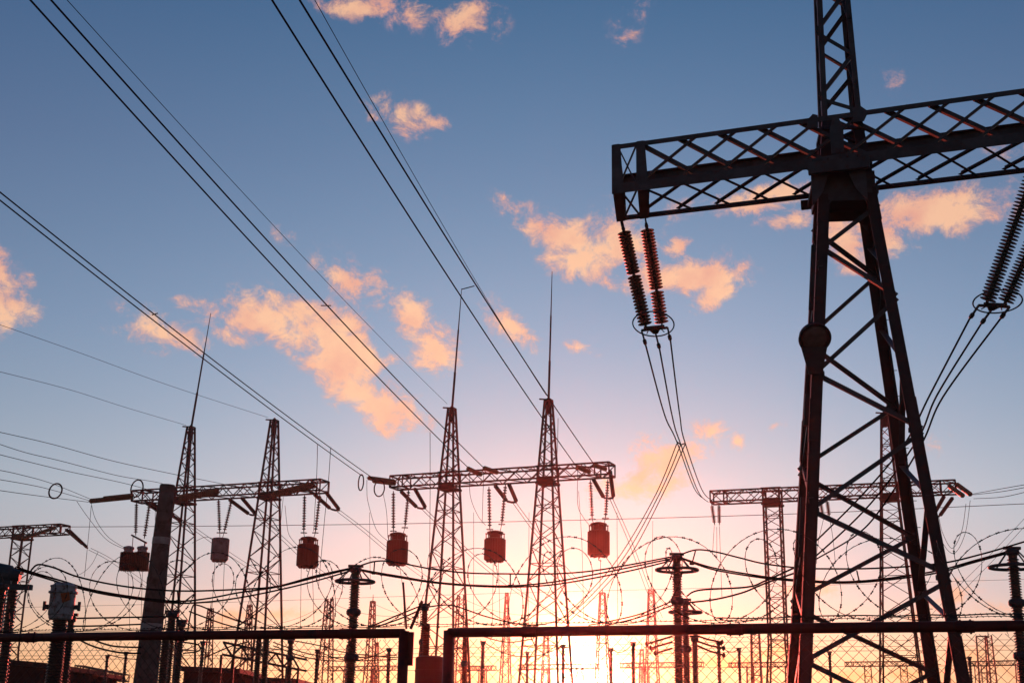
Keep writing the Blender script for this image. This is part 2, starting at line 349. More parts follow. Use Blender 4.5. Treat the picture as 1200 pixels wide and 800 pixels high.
lace(fr, lambda t: apt(t, 0, .1), lambda t: apt(t, 0, AH-.03), AB)
lace(bt, lambda t: apt(t, .05, 0), lambda t: apt(t, AW-.05, 0), Vector((0, 0, 1)), .095, 1.35)
apart('front_lacing', fr); apart('bottom_lacing', bt)
for t in (0, .56):                                          # the two end frames with wide plates
    q = MB(); up = Vector((0, 0, 1))
    q.plate([apt(t, -.006, 0), apt(t+.27, -.006, 0), apt(t+.2, -.006, AH), apt(t, -.006, AH)], .012, AB)
    q.plate([apt(t, AW+.006, 0), apt(t+.24, AW+.006, 0), apt(t+.2, AW+.006, AH), apt(t, AW+.006, AH)], .012, AB)
    q.plate([apt(t+.02, 0, -.008), apt(t+.30, 0, -.008), apt(t+.20, AW, -.008), apt(t+.0, AW, -.008)], .012, up)
    q.plate([apt(t+.02, 0, AH+.008), apt(t+.17, 0, AH+.008), apt(t+.17, AW, AH+.008), apt(t+.06, AW, AH+.008)], .012, up)
    for h in (.05, AH-.05): q.bar(apt(t+.08, .02, h), apt(t+.08, AW-.02, h), .09, .08)
    apart('end_frame', q)
q = MB()
for f0, f1 in ((apt(.17, .03, .12), apt(.55, .03, AH-.1)), (apt(.17, .03, AH-.1), apt(.55, .03, .12)), (apt(.2, .1, .02), apt(.58, AW-.1, .02)), (apt(.58, .1, .04), apt(.2, AW-.1, .04))): q.bar(f0, f1, .04, .03)
apart('end_bracing', q)
# waist: gussets, bolsters and plates where the arm goes through the body
tc_ = (Vector((pyc.x, pyc.y, p_bl.z))-p_bl).dot(AL); TCX = tc_
q = MB(); hb = .62
q.bar(apt(tc_-hb, -.13, -.12), apt(tc_+hb, -.13, -.12), .10, .26); q.bar(apt(tc_-hb, AW+.1, -.1), apt(tc_+hb, AW+.1, -.1), .10, .2)
for s_ in (-1, 1): q.bar(apt(tc_+s_*.44, .02, -.16), apt(tc_+s_*.44, AW-.02, -.16), .1, .12)
q.build('bolster', M['steel'], pyl)
q = MB()
for s_ in (-1, 1):
    c = apt(tc_+s_*.46, -.02, AH-.05); q.plate([c+Vector((0, 0, .12+.1*(s_ > 0))), c+AL*(.12+.1*(s_ > 0))*s_+Vector((0, 0, .0)), c+AL*.12*s_-Vector((0, 0, .2)), c-AL*.1*s_-Vector((0, 0, .2)), c-AL*.1*s_+Vector((0, 0, .08))], .014, AB)
q.plate([apt(tc_-.12, -.035, .2), apt(tc_+.14, -.035, .2), apt(tc_+.15, -.035, .75), apt(tc_+.06, -.035, 1.02), apt(tc_-.06, -.035, 1.02), apt(tc_-.13, -.035, .75)], .014, AB)
q.plate([apt(tc_-.45, -.045, .02), apt(tc_+.55, -.045, .02), apt(tc_+.5, -.045, .16), apt(tc_-.35, -.045, .16)], .014, AB)
for s_ in (-1, 1):
    q.plate([apt(tc_+s_*.42, .02, -.12), apt(tc_+s_*.16, .02, -.12), apt(tc_+s_*.34, .02, -.62), apt(tc_+s_*.56, .02, -.9), apt(tc_+s_*.56, .02, -.12)], .014, AB)
q.build('gusset_plate', M['steel'], pyl)
q = MB(); zc = p_bl.z-.62
for kk, s2 in (('N', -1), ('F', 1)):
    a_, b_ = pcorner(kk+'L', zc), pcorner(kk+'R', zc); u_ = (b_-a_)
    q.plate([a_+u_*.08+Vector((0, 0, .16)), b_-u_*.08+Vector((0, 0, .16)), b_-u_*.02-Vector((0, 0, .42)), a_+u_*.78-Vector((0, 0, .12)), a_+u_*.22-Vector((0, 0, .12)), a_+u_*.02-Vector((0, 0, .42))], .016, pb)
for kk in ('L', 'R'): q.bar(pcorner('N'+kk, zc+.12), pcorner('F'+kk, zc+.12), .12, .14)
q.plate([pcorner(k, zc+.10) for k in ('NL', 'NR', 'FR', 'FL')], .02, (0, 0, 1))
a_, b_ = pcorner('NL', zc+.14), pcorner('NR', zc+.14); q.plate([a_, b_, b_+Vector((0, 0, .40)), a_+Vector((0, 0, .40))], .018, pb)
q.build('waist_plate', M['steel'], pyl)
for dx in (-.36, -.2, .05, .2, .4):
    q = MB(); q.lathe(apt(tc_+dx, -.055, .09), -AB, [(0, .022), (.03, .022), (.03, .012), (.05, .012)], 8); q.build('bolt', M['steel'], pyl)
for z_ in (p_bl.z-.2, p_bl.z+.15, p_bl.z+AH-.1):
    q = MB()
    c4 = [pcorner(k, min(z_, ZW)) for k in ('NL', 'NR', 'FR', 'FL')]
    for i in range(4): q.bar(c4[i], c4[(i+1) % 4], .08, .08)
    q.bar(c4[0], c4[2]+Vector((0, 0, .03)), .06, .05); q.bar(c4[1], c4[3]+Vector((0, 0, -.06)), .06, .05)
    q.build('waist_frame', M['steel'], pyl)
# round floodlight on the near left leg, seen from behind
lc = on_row(*legs['NL'], 402) - pb*.36 + pa*.0
lh = Vector((.05, -.75, -.66)).normalized(); back = -lh
q = MB(); q.lathe(lc, lh, [(-.05, .30), (0, .325), (.05, .325), (.053, .29), (.02, .27)], 28)
q.lathe(lc, back, [(.05, .30), (.12, .285), (.2, .22), (.28, .12), (.36, .11), (.37, .03)], 28)
lamp = empty('floodlight', lc, 'round dark floodlight clamped high on the left leg of the big pylon', 'floodlight')
hh = q.build('lamp_housing', M['legsteel'], lamp, smooth=False)
q = MB(); q.lathe(lc+lh*.03, lh, [(-.01, .275), (.01, .22), (.03, .12), (.04, .01)], 28); q.build('lens', mat('lamp_lens', (.14, .10, .095), .25, 0, .2, 6), lamp, smooth=True)
q = MB(); q.bar(lc+Vector((0, .1, -.1)), lc+Vector((0, .1, -.62)), .1, .05); q.bar(lc+Vector((0, .1, -.1)), lc+pb*.30, .06, .06)
q.plate([lc+Vector((-.26, .08, -.16)), lc+Vector((.26, .08, -.16)), lc+Vector((.13, .08, -.72)), lc+Vector((-.13, .08, -.72))], .03, (0, 1, 0)); q.build('bracket', M['legsteel'], lamp)
a_, b_ = legs['NL']
for t0, t1 in ((.08, .14), (.34, .42), (.52, .565), (.615, .665), (.69, .79)):
    q = MB(); q.bar(a_.lerp(b_, t0)-pa*.07-pb*.03, a_.lerp(b_, t1)-pa*.07-pb*.03, .09, .06); q.build('cable_duct', M['legsteel'], pyl)
# ------------------------------------------------------------------ near insulator strings
def disc_mesh(r=.16):
    q = MB(); q.lathe((0, 0, 0), (0, 0, -1), [(0, .03), (.004, .045), (.03, .05), (.034, .07), (.043, r*.8), (.056, r), (.062, r), (.058, r*.82), (.05, .05), (.07, .03), (.09, .018)], 20); return q
dproto = disc_mesh()
def near_string(p0, p1, n, label, r=.14, gap_at=None):
    t = empty('insulator_string', p0, label, 'insulator string', 'glass insulator strings hanging from the big pylon')
    d = (p1-p0); Ln = d.length; d.normalize(); rot = Vector((0, 0, -1)).rotation_difference(d)
    q = MB(); q.bar(p0, p0+d*.12, .03, .07); q.lathe(p0+d*.1, d, [(0, .03), (.08, .045), (.16, .03)], 8); q.build('end_fitting', M['steel'], t)
    q = MB(); q.bar(p1-d*.10, p1, .03, .06); q.build('end_fitting', M['steel'], t)
    start, end = .24, Ln-.08; gaps = .05 if gap_at else 0; pitch = (end-start-gaps)/n; first = None
    for i in range(n):
        pos = p0+d*(start+pitch*i+(gaps if gap_at and i >= gap_at else 0))
        if first is None:
            o = dproto.build('disc', M['disc'], None, smooth=True); o.rotation_mode = 'QUATERNION'; first = o
        else: o = first.copy(); col.objects.link(o); o.parent = None
        o.rotation_quaternion = rot; o.location = pos; attach(o, t)
    if gap_at:
        q = MB(); c = start+pitch*gap_at; q.lathe(p0+d*(c-.02), d, [(0, .02), (.03, .035), (.06, .035), (.09, .02)], 8); q.build('link', M['steel'], t)
    return t
def yoke(px, labels, ring):
    """triangle yoke with corona ring and clamp arms; px = apex points"""
s1a, s1b = P(735, 266, 28.6), P(757, 384, 28.8); s2a, s2b = P(763, 260, 28.4), P(776, 382, 28.7)
s1a = apt(.12, AW, -.02); s2a = apt(.69, AW, -.02)
near_string(s1a, s1b, 28, 'outer string of greenish glass discs hanging at the very tip of the pylon arm', gap_at=13)
near_string(s2a, s2b, 29, 'inner string of greenish glass discs hanging from the second frame of the pylon arm', gap_at=19)
def oval_ring(c, ax, ay, rx, ry, r=.017, n=40):
    return [c+ax*rx*math.cos(2*math.pi*i/n)+ay*ry*math.sin(2*math.pi*i/n) for i in range(n)]
def hardware(a, b, down, label, ringlabel, yy):
    mid = (a+b)/2; ax = (b-a).normalized(); t = empty('yoke_assembly', mid, label, 'line hardware')
    nn = ax.cross(down).normalized()
    q = MB(); q.bar(a-ax*.05, b+ax*.05, .05, .05); q.plate([mid-ax*.16+down*.03, mid+ax*.16+down*.03, mid+ax*.05+down*.22, mid-ax*.05+down*.22], .03, nn); q.build('yoke_plate', M['steel'], t)
    q = MB(); q.bar(mid-ax*.30+down*.07, mid+ax*.30+down*.07, .05, .05)
    q.build('cross_bar', M['steel'], t)
    ends = []
    for s_, l_ in ((-.30, .32), (0, .5), (.30, .26)):
        q = MB(); p = mid+ax*s_+down*.07; e_ = p+down*l_+ax*(-.02)*s_; q.bar(p, e_, .035, .035); q.lathe(e_-down*.02, down, [(0, .02), (.04, .045), (.14, .045), (.2, .02)], 8)
        q.build('clamp', M['steel'], t); ends.append(e_+down*.18)
    q = MB(); q.tube(oval_ring(mid-down*.1, ax, (down*.75+Vector((0, -.35, 0))).normalized(), .46, .33), .016, 6, True)
    for s_ in (-1, 1): q.tube([mid+ax*.1*s_, mid-down*.1+ax*.2*s_+down*.3], .012, 5)
    q.build('corona_ring', M['steel'], t)
    return ends
dn = (P(771, 402, 29.2)-P(767, 386, 28.8)).normalized()
E1 = hardware(s1b, s2b, dn, 'yoke and round corona ring under the two glass strings of the arm tip', '', 28.8)
# right pair: from the right arm end outside the frame
r1a, r1b = P(1230, 150, 22.6), P(1156, 356, 24.6); r2a, r2b = P(1262, 168, 22.6), P(1177, 357, 24.4)
near_string(r1a, r1b, 46, 'slanting glass insulator string, left one of the pair at the right edge')
near_string(r2a, r2b, 46, 'slanting glass insulator string touching the right picture edge')
dn2 = (P(1150, 380, 25.2)-P(1166, 358, 24.5)).normalized()
E2 = hardware(r1b, r2b, dn2, 'yoke and corona ring below the slanting strings at the right edge', '', 24.5)
# ------------------------------------------------------------------ wires
def smooth_pts(pts, n=10):
    if len(pts) == 2: return pts
    out = []; k = len(pts)
    for i in range(k-1):
        p0 = pts[max(i-1, 0)]; p1 = pts[i]; p2 = pts[i+1]; p3 = pts[min(i+2, k-1)]
        for j in range(n):
            t = j/n; out.append(.5*((2*p1)+(p2-p0)*t+(2*p0-5*p1+4*p2-p3)*t*t+(3*p1-p0-3*p2+p3)*t*t*t))
    return out+[pts[-1]]
def wire(pts, r, label, cat='wire', group=None, name='overhead_wire', m='wire', sag=None, n=6):
    """pts are 3D points; sag hangs a parabola between two points"""
    pts = [Vector(p) for p in pts]
    if sag is not None:
        a, b = pts; pts = [a.lerp(b, t/24)-Vector((0, 0, sag*4*(t/24)*(1-t/24))) for t in range(25)]
    else: pts = smooth_pts(pts)
    q = MB(); q.tube(pts, r, n); return tag(q.build(name, M[m], None, loc=pts[0]), label, cat, group)
def pw(px, Y0, Y1, r, label, **k):
    """a wire through picture points, depth running evenly from Y0 to Y1"""
    ln = [0]
    for a, b in zip(px, px[1:]): ln.append(ln[-1]+math.hypot(b[0]-a[0], b[1]-a[1]))
    return wire([P(x, y, Y0+(Y1-Y0)*l/ln[-1]) for (x, y), l in zip(px, ln)], r, label, **k)
def over(a, b, Yb, H_a, r, label, sag=.4, **k):
    """overhead span coming from behind the viewer: a is its entry pixel at height H_a over the eye, b its far end"""
    A = PH(a[0], a[1], H_a); B = P(b[0], b[1], Yb); A2 = A+(A-B)*.35
    return wire([A2, B], r, label, sag=sag, **k)
# bundle from the arm tip down to the right gantry and to the yard
mid = [P(793, 517, 47), P(798, 521, 47), P(803, 519, 47)]
gl = [P(826, 585, 82.5), P(830, 588, 82.5), P(834, 586, 82.5)]
yd = [P(652, 727, 62), P(657, 733, 62), P(664, 733, 62)]
nm = ['left', 'middle', 'right']
for i in range(3):
    g = 'three conductors dropping from the arm tip strings'
    wire([E1[i], E1[i].lerp(mid[i], .5)-Vector((0, 0, .35)), mid[i], mid[i].lerp(gl[i], .5)-Vector((0, 0, .55)), gl[i]], .021,
         '%s conductor running from the arm tip yoke to the right gantry end' % nm[i], group=g)
    px = [(793+5*i, 520), (768+5*i, 580-2*i), (727+6*i, 650), (690+6*i, 694), (652+6*i, 730)]
    pw(px, 47, 62, .018, '%s wire sweeping down left from the spacer under the arm tip' % nm[i], group='wires sweeping down into the yard')
q = MB(); q.tube([mid[0], mid[1], mid[2]], .025, 6)
tag(q.build('spacer', M['steel'], None, loc=mid[1]), 'small spacer joining three conductors below the arm tip', 'spacer')
ends = [(1006, 579), (1012, 588), (1018, 590)]
for i in range(3):
    pxs = [[(1090, 462), (1060, 520), (1010, 580), (950, 640), (935, 658)], [(1098, 463), (1075, 515), (1020, 590), (955, 652), (935, 664)], [(1105, 465), (1080, 520), (1035, 592), (1003, 627), (951, 658), (940, 668)]][i]
    p0 = E2[i]
    pts = [p0]+[P(x, y, 27+(33-27)*j/4) for j, (x, y) in enumerate(pxs)]
    wire(pts, .020, '%s conductor of the three running down left from the slanting strings behind the pylon legs' % nm[i], group='three conductors dropping from the right edge strings')
for i, (a, b) in enumerate((((935, 660), (897, 681)), ((937, 665), (880, 692)))):
    pass
pw([(937, 662), (897, 680), (875, 687.5), (820, 691), (805, 698)], 33, 36, .024, 'upper conductor climbing right from the rear ringed post toward the pylon leg')
pw([(940, 668), (897, 683), (870, 694), (837, 702), (803, 706)], 33, 36, .024, 'lower conductor climbing right from the rear ringed post toward the pylon leg')
# overhead spans to the gantries
YM = 79.0
def line_Y(x, y, H=15.6): return PH(x, y, H).y
over((52, 0), (549, 548), 79.3, 17.2, .026, 'left conductor of the steep overhead pair crossing the upper left sky', .5, group='overhead pairs')
over((76, 0), (567, 548), 78.8, 17.2, .026, 'right conductor of the steep overhead pair crossing the upper left sky', .5, group='overhead pairs')
over((330, 0), (676, 547), 77.5, 17.2, .026, 'left conductor of the pair entering at the top middle of the sky', .5, group='overhead pairs')
over((362, 0), (697, 545), 77.0, 17.2, .026, 'right conductor of the pair entering at the top middle of the sky', .5, group='overhead pairs')
over((0, 215), (437, 560), 81, 16.4, .026, 'upper conductor of the slanting pair entering at the left edge', .35, group='overhead pairs')
over((0, 226), (424, 557), 81, 16.2, .026, 'lower conductor of the slanting pair entering at the left edge', .3, group='overhead pairs')
over((92, 0), (524, 473), 82, 21, .012, 'thin earth wire running parallel above the left steep pair to a gantry peak', .5, name='earth_wire')
over((377, 0), (640, 463), 79, 21, .012, 'thin earth wire running beside the top middle pair to a gantry peak', .5, name='earth_wire')
pw([(-10, 377), (90, 412), (200, 452), (314, 489)], 60, 85, .012, 'faint earth wire from the left edge to the rodless gantry peak', name='earth_wire')
pw([(-10, 433), (80, 456), (150, 478), (218, 498)], 60, 88, .012, 'faint earth wire from the left edge to the peak with the leaning rod', name='earth_wire')
for i, (px, lb) in enumerate([
    ([(-10, 504), (60, 520), (133, 540), (207, 556), (262, 567), (315, 580)], 'topmost of the shallow wires running from the left edge to the left gantry'),
    ([(-10, 517), (30, 530), (72, 540), (138, 557), (189, 566), (208, 576)], 'second shallow wire from the left edge passing the right hand damper ring'),
    ([(-10, 530), (30, 540), (80, 552), (150, 567), (207, 583)], 'third shallow wire from the left edge to the left gantry beam'),
    ([(-10, 549), (20, 555), (60, 566), (105, 584)], 'fourth shallow wire from the left edge, touching the top of the left damper ring'),
    ([(-10, 560), (50, 571), (104, 586)], 'fifth shallow wire from the left edge crossing the left damper ring'),
    ([(-10, 573), (40, 580), (104, 588)], 'lowest shallow wire from the left edge ending at the long tan insulator')]):
    pw(px, 62, 88, .016, lb, group='shallow wires at the left edge')
pw([(-10, 617.5), (81, 617), (184, 616.5), (300, 615.5), (490, 613), (720, 608), (950, 601), (1210, 589.5)], 104, 86, .022, 'long level wire crossing the whole picture behind the gantries')
pw([(-10, 712), (240, 706), (480, 698), (650, 693), (900, 687), (1210, 678)], 130, 110, .014, 'faint level wire low across the yard behind the razor coils')
pw([(1210, 566), (1170, 573), (1137, 579)], 60, 82, .016, 'upper wire leaving the right gantry end for the right edge')
pw([(1210, 569), (1175, 575.5), (1139, 579.5)], 60, 82, .016, 'middle wire leaving the right gantry end for the right edge')
pw([(1210, 574), (1175, 582), (1141, 584)], 60, 82, .016, 'lower wire leaving the right gantry end for the right edge')
pw([(1210, 597), (1160, 650), (1107, 703), (1070, 745)], 50, 60, .008, 'faint upper diagonal wire descending left from the right edge')
pw([(1210, 606), (1165, 655), (1115, 706), (1080, 745)], 50, 60, .008, 'faint lower diagonal wire descending left from the right edge')
for c, rx, ry, Y, lb in ((( 65, 575), 7.5, 9.5, 70, 'damper ring hung on the shallow wires near the left edge'), ((160.5, 572), 7, 11, 80, 'damper ring at the left end of the left gantry beam')):
    q = MB(); c3 = P(*c, Y); k_ = Y/F_PX; q.tube(oval_ring(c3, cR, Vector((0, .25, 1)).normalized(), rx*k_, ry*k_), .045, 6, True)
    tag(q.build('damper_ring', M['wire'], None, loc=c3), lb, 'ring')
for c, rx, ry, Y, lb in (((423, 565), 3, 10, 81, 'narrow upright corona ring left of the middle gantry'), ((444.5, 572), 6, 10, 81, 'rounder corona ring beside the left end of the middle gantry beam')):
    q = MB(); c3 = P(*c, Y); k_ = Y/F_PX; q.tube(oval_ring(c3, cR, Vector((0, .2, 1)).normalized(), rx*k_, ry*k_), .04, 6, True)
    tag(q.build('corona_ring', M['wire'], None, loc=c3), lb, 'ring')
for a, b, Y, lb in (((376, 358), (388, 358), 52, 'short spacer between the left steep pair of conductors'), ((541, 339), (556, 335), 52, 'short spacer between the top middle pair above the rod tip'), ((178, 369), (185, 367), 46, 'short spacer on the slanting pair from the left edge')):
    q = MB(); q.tube([P(*a, Y), P(*b, Y)], .022, 6); tag(q.build('spacer', M['wire'], None, loc=P(*a, Y)), lb, 'spacer')
# ------------------------------------------------------------------ portal gantries
def lattice_col(X, Y, zt, w0, w1, yaw, nseg, m, parent, z0=0, leg=.10, br=.045, name='column', wfun=None, side=6):
    """square tapering lattice mast from the ground"""
    a = Vector((math.cos(yaw), -math.sin(yaw), 0)); b = Vector((math.sin(yaw), math.cos(yaw), 0))
    W = wfun or (lambda z: w0+(w1-w0)*(z-z0)/(zt-z0))
    C = lambda i, z: Vector((X, Y, z))+W(z)/2*(((-1, 1, 1, -1)[i])*a+((-1, -1, 1, 1)[i])*b)
    q = MB(); zs = [z0]; tot = 0
    # panels shrink with the width
    z = z0
    zz = [z0]
    while z < zt-.2:
        step = max(.55, W(z)*nseg); z = min(z+step, zt); zz.append(z)
    if name:
        o = bpy.data.objects.new(name, None); col.objects.link(o); o.location = (X, Y, z0); attach(o, parent)
    else: o = parent
    ks = [z0]+([7.2] if wfun and not isinstance(zt, int) and z0 < 7.2 < zt-1 else [])+[zt]
    for i in range(4):
        q = MB()
        for u, v in zip(ks, ks[1:]): q.bar(C(i, u), C(i, v), leg, leg, a)
        q.build('leg', m, o)
    q = MB()
    for k, (u, v) in enumerate(zip(zz, zz[1:])):
        for i in range(4):
            j = (i+1) % 4; p, r_ = (i, j) if (k+i) % 2 else (j, i)
            q.bar(C(p, u), C(r_, v), br, br)
        if k % 4 == 3:
            for i in range(4): q.bar(C(i, v), C((i+1) % 4, v), br, br)
    if parent is not None or True: q.build('bracing', m, o)
    return o, W, C
def beam(A, B, h, d, nb, m, parent, A_low=None):
    """box truss between two near-top corners A and B, depth d to the back"""
    al = (B-A); Ln = al.length; al.normalize(); bk = Vector((-al.y, al.x, 0)).normalized(); dn_ = Vector((0, 0, -h))
    C = lambda t, i: A+al*t+(bk*d if i in (2, 3) else Vector())+(dn_ if i in (1, 2) else Vector())
    q = MB()
    for i in range(4): q.bar(C(0, i), C(Ln, i), .095, .095)
    for t in (0, .9, Ln-.9, Ln):
        for i in range(4): q.bar(C(t, i), C(t, (i+1) % 4), .085, .085)
    o = q.build('beam', m, parent); q = MB(); s = Ln/nb
    for k in range(nb):
        for i in range(4):
            j = (i+1) % 4; p, r_ = (i, j) if (k+i) % 2 else (j, i); q.bar(C(s*k, p), C(s*(k+1), r_), .05, .05)
            if i in (0,): q.bar(C(s*k, r_), C(s*(k+1), p), .04, .04)
    q.build('beam_bracing', m, o); return C, al, bk, Ln
GY = []
def gantry(a_px, b_px, cols, label, m, H=15.6, h=.72, d=1.15, nb=18, A=None, B=None):
    A = A or PH(*a_px, H); B = B or PH(*b_px, H)
    t = empty('portal_gantry', Vector(((A.x+B.x)/2, (A.y+B.y)/2, 0)), label, 'gantry', 'lattice portal gantries')
    C, al, bk, Ln = beam(A, B, h, d, nb, m, t); yaw = math.atan2(-al.y, al.x)
    for (cx, prow, rod, rodx) in cols:
        # point on the beam axis at that picture column
        lo, hi = -5, Ln+5
        for _ in range(40):
            md = (lo+hi)/2
            if proj(A+al*md+bk*d/2+Vector((0, 0, -h/2)))[0] < cx: lo = md
            else: hi = md
        c = A+al*lo+bk*d/2; ztop = zrow(c.x, c.y, prow) if prow else A.z+.05
        wb = 1.05 if prow else 1.1
        if prow: wf = lambda z, zt=ztop: 2.95-(2.95-.36)*z/zt
        else: wf = lambda z: 1.05 if z > 7.2 else 1.05+(7.2-z)*.14
        lattice_col(c.x, c.y, ztop, 0, 0, yaw, .62, m, t, wfun=wf, leg=.11)
        w = wf(A.z-h); cc = lambda zz: Vector((c.x, c.y, zz)); q = MB()
        q.plate([cc(A.z-h-.33)-al*w*.55-bk*w*.55, cc(A.z-h-.33)+al*w*.55-bk*w*.55, cc(A.z-h-.33)+al*w*.55+bk*w*.55, cc(A.z-h-.33)-al*w*.55+bk*w*.55], .03, (0, 0, 1))
        for s in (-1, 1):
            q.bar(cc(A.z-h-.27)-al*w*.62+bk*s*w*.55, cc(A.z-h-.27)+al*w*.62+bk*s*w*.55, .12, .14); q.bar(cc(A.z-h-.27)-bk*w*.6+al*s*w*.55, cc(A.z-h-.27)+bk*w*.6+al*s*w*.55, .1, .12)
            q.bar(cc(A.z-h-.27)+al*s*w*.5-bk*w*.55, cc(A.z+.03)+al*s*w*.5-bk*w*.55, .11, .11); q.bar(cc(A.z-h-.27)+al*s*w*.5+bk*w*.55, cc(A.z+.03)+al*s*w*.5+bk*w*.55, .11, .11)
            q.bar(cc(A.z+.03)-al*w*.62+bk*s*w*.55, cc(A.z+.03)+al*w*.62+bk*s*w*.55, .1, .1)
        q.plate([cc(A.z-h-.34)-al*w*.56-bk*w*.57, cc(A.z-h-.34)+al*w*.56-bk*w*.57, cc(A.z-h+.1)+al*w*.5-bk*w*.57, cc(A.z-h+.1)-al*w*.5-bk*w*.57], .03, bk)
        q.build('column_cap', m, t)
        if prow:
            q = MB(); q.lathe(Vector((c.x, c.y, ztop-.9)), (0, 0, 1), [(0, .2), (.5, .19), (.9, .16), (1.05, .05)], 8); q.bar(Vector((c.x, c.y, ztop)), Vector((c.x, c.y, ztop))-al*.5-bk*.3, .08, .08); q.build('peak_cap', m, t)
        if rod:
            base = Vector((c.x, c.y, ztop-.3)); top = P(rodx, rod, c.y)
            q = MB(); m1 = base.lerp(top, .32); m2 = base.lerp(top, .66)
            q.tube([base, m1], .075, 7); q.tube([m1, m2], .055, 7); q.tube([m2, top], .04, 7, r1=.02); q.build('lightning_rod', M['gal'], t)
    return C, al, bk, Ln
Cm, alm, bkm, Lm = gantry((457, 557.3), (713.5, 541), [(527, 478, 338, 541), (642, 468, 318, 647)], 'middle portal gantry with two rod topped lattice columns and three hanging red drums', M['flare_steel'])
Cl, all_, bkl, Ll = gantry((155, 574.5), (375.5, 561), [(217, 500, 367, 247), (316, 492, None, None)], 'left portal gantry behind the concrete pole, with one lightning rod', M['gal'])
Cr, alr, bkr, Lr = gantry((832, 575), (1119, 562), [(905, None, None, None), (1042, 484, None, None)], 'right portal gantry seen through the legs of the big pylon', M['flare_steel'], nb=20)
# far left gantry: only its right end and column in view
Bf = PH(71, 613.5, 15.6); Af = Bf-alm*9.5
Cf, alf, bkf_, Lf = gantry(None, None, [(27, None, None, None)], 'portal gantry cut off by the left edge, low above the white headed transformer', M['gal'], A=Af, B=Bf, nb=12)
# ------------------------------------------------------------------ far insulator strings
def far_string(p0, p1, r, n, label, m='dins', group=None, ball=False, prongs=False):
    d = (p1-p0); Ln = d.length; prof = [(0, .03), (.12, .03)]; u = (Ln-.3)/n
    for i in range(n):
        s = .15+u*i; prof += [(s, r*.35), (s+u*.3, r), (s+u*.55, r), (s+u*.65, r*.35)]
    prof += [(Ln-.1, .03), (Ln, .03)]
    q = MB(); q.lathe(p0, d, prof, 10); return tag(q.build('insulator_string', M[m], None, loc=p0), label, 'insulator string', group)
def near_beam(x, y, Cfun, al_len, i, tlist=None): pass
def hang_pair(pts, Y0, Y1, r, n, labels, m='dins', group=None):
    for (a, b), lb in zip(pts, labels): far_string(P(*a, Y0), P(*b, Y1), r, n, lb, m, group)
G1 = 'suspension strings holding the hanging drums'
drums = [  # centre x, top y, bottom y, half width px, strings, Y, colour, label, which
    (465.6, 624, 661, 12, ((461, 575, 461, 622), (479, 573, 474.5, 618)), 83.4, 'flare_red', 'dark red drum line trap hanging at the left end of the middle gantry', 'left drum of the middle gantry'),
    (580, 622, 657, 12, ((573, 570, 574, 620), (592.5, 567, 588, 614)), 80.9, 'flare_red', 'red drum line trap hanging between the two columns of the middle gantry', 'central drum of the middle gantry'),
    (701.5, 612, 651, 12.3, ((691.7, 562, 694, 608), (712.4, 561, 709.5, 607)), 78.4, 'flare_red', 'red drum line trap hanging at the right end of the middle gantry', 'right drum of the middle gantry'),
    (360.8, 629, 664, 12, ((357, 579, 356, 624), (375, 578, 369.5, 624)), 85.5, 'flare_red', 'dark red drum line trap hanging at the right end of the left gantry', 'red drum of the left gantry'),
    (257.8, 630, 657, 9.6, ((256, 584, 257.5, 624), (272, 583, 262.5, 624)), 88, 'grey', 'small plain grey drum line trap hanging between the left gantry columns', 'grey drum of the left gantry')]
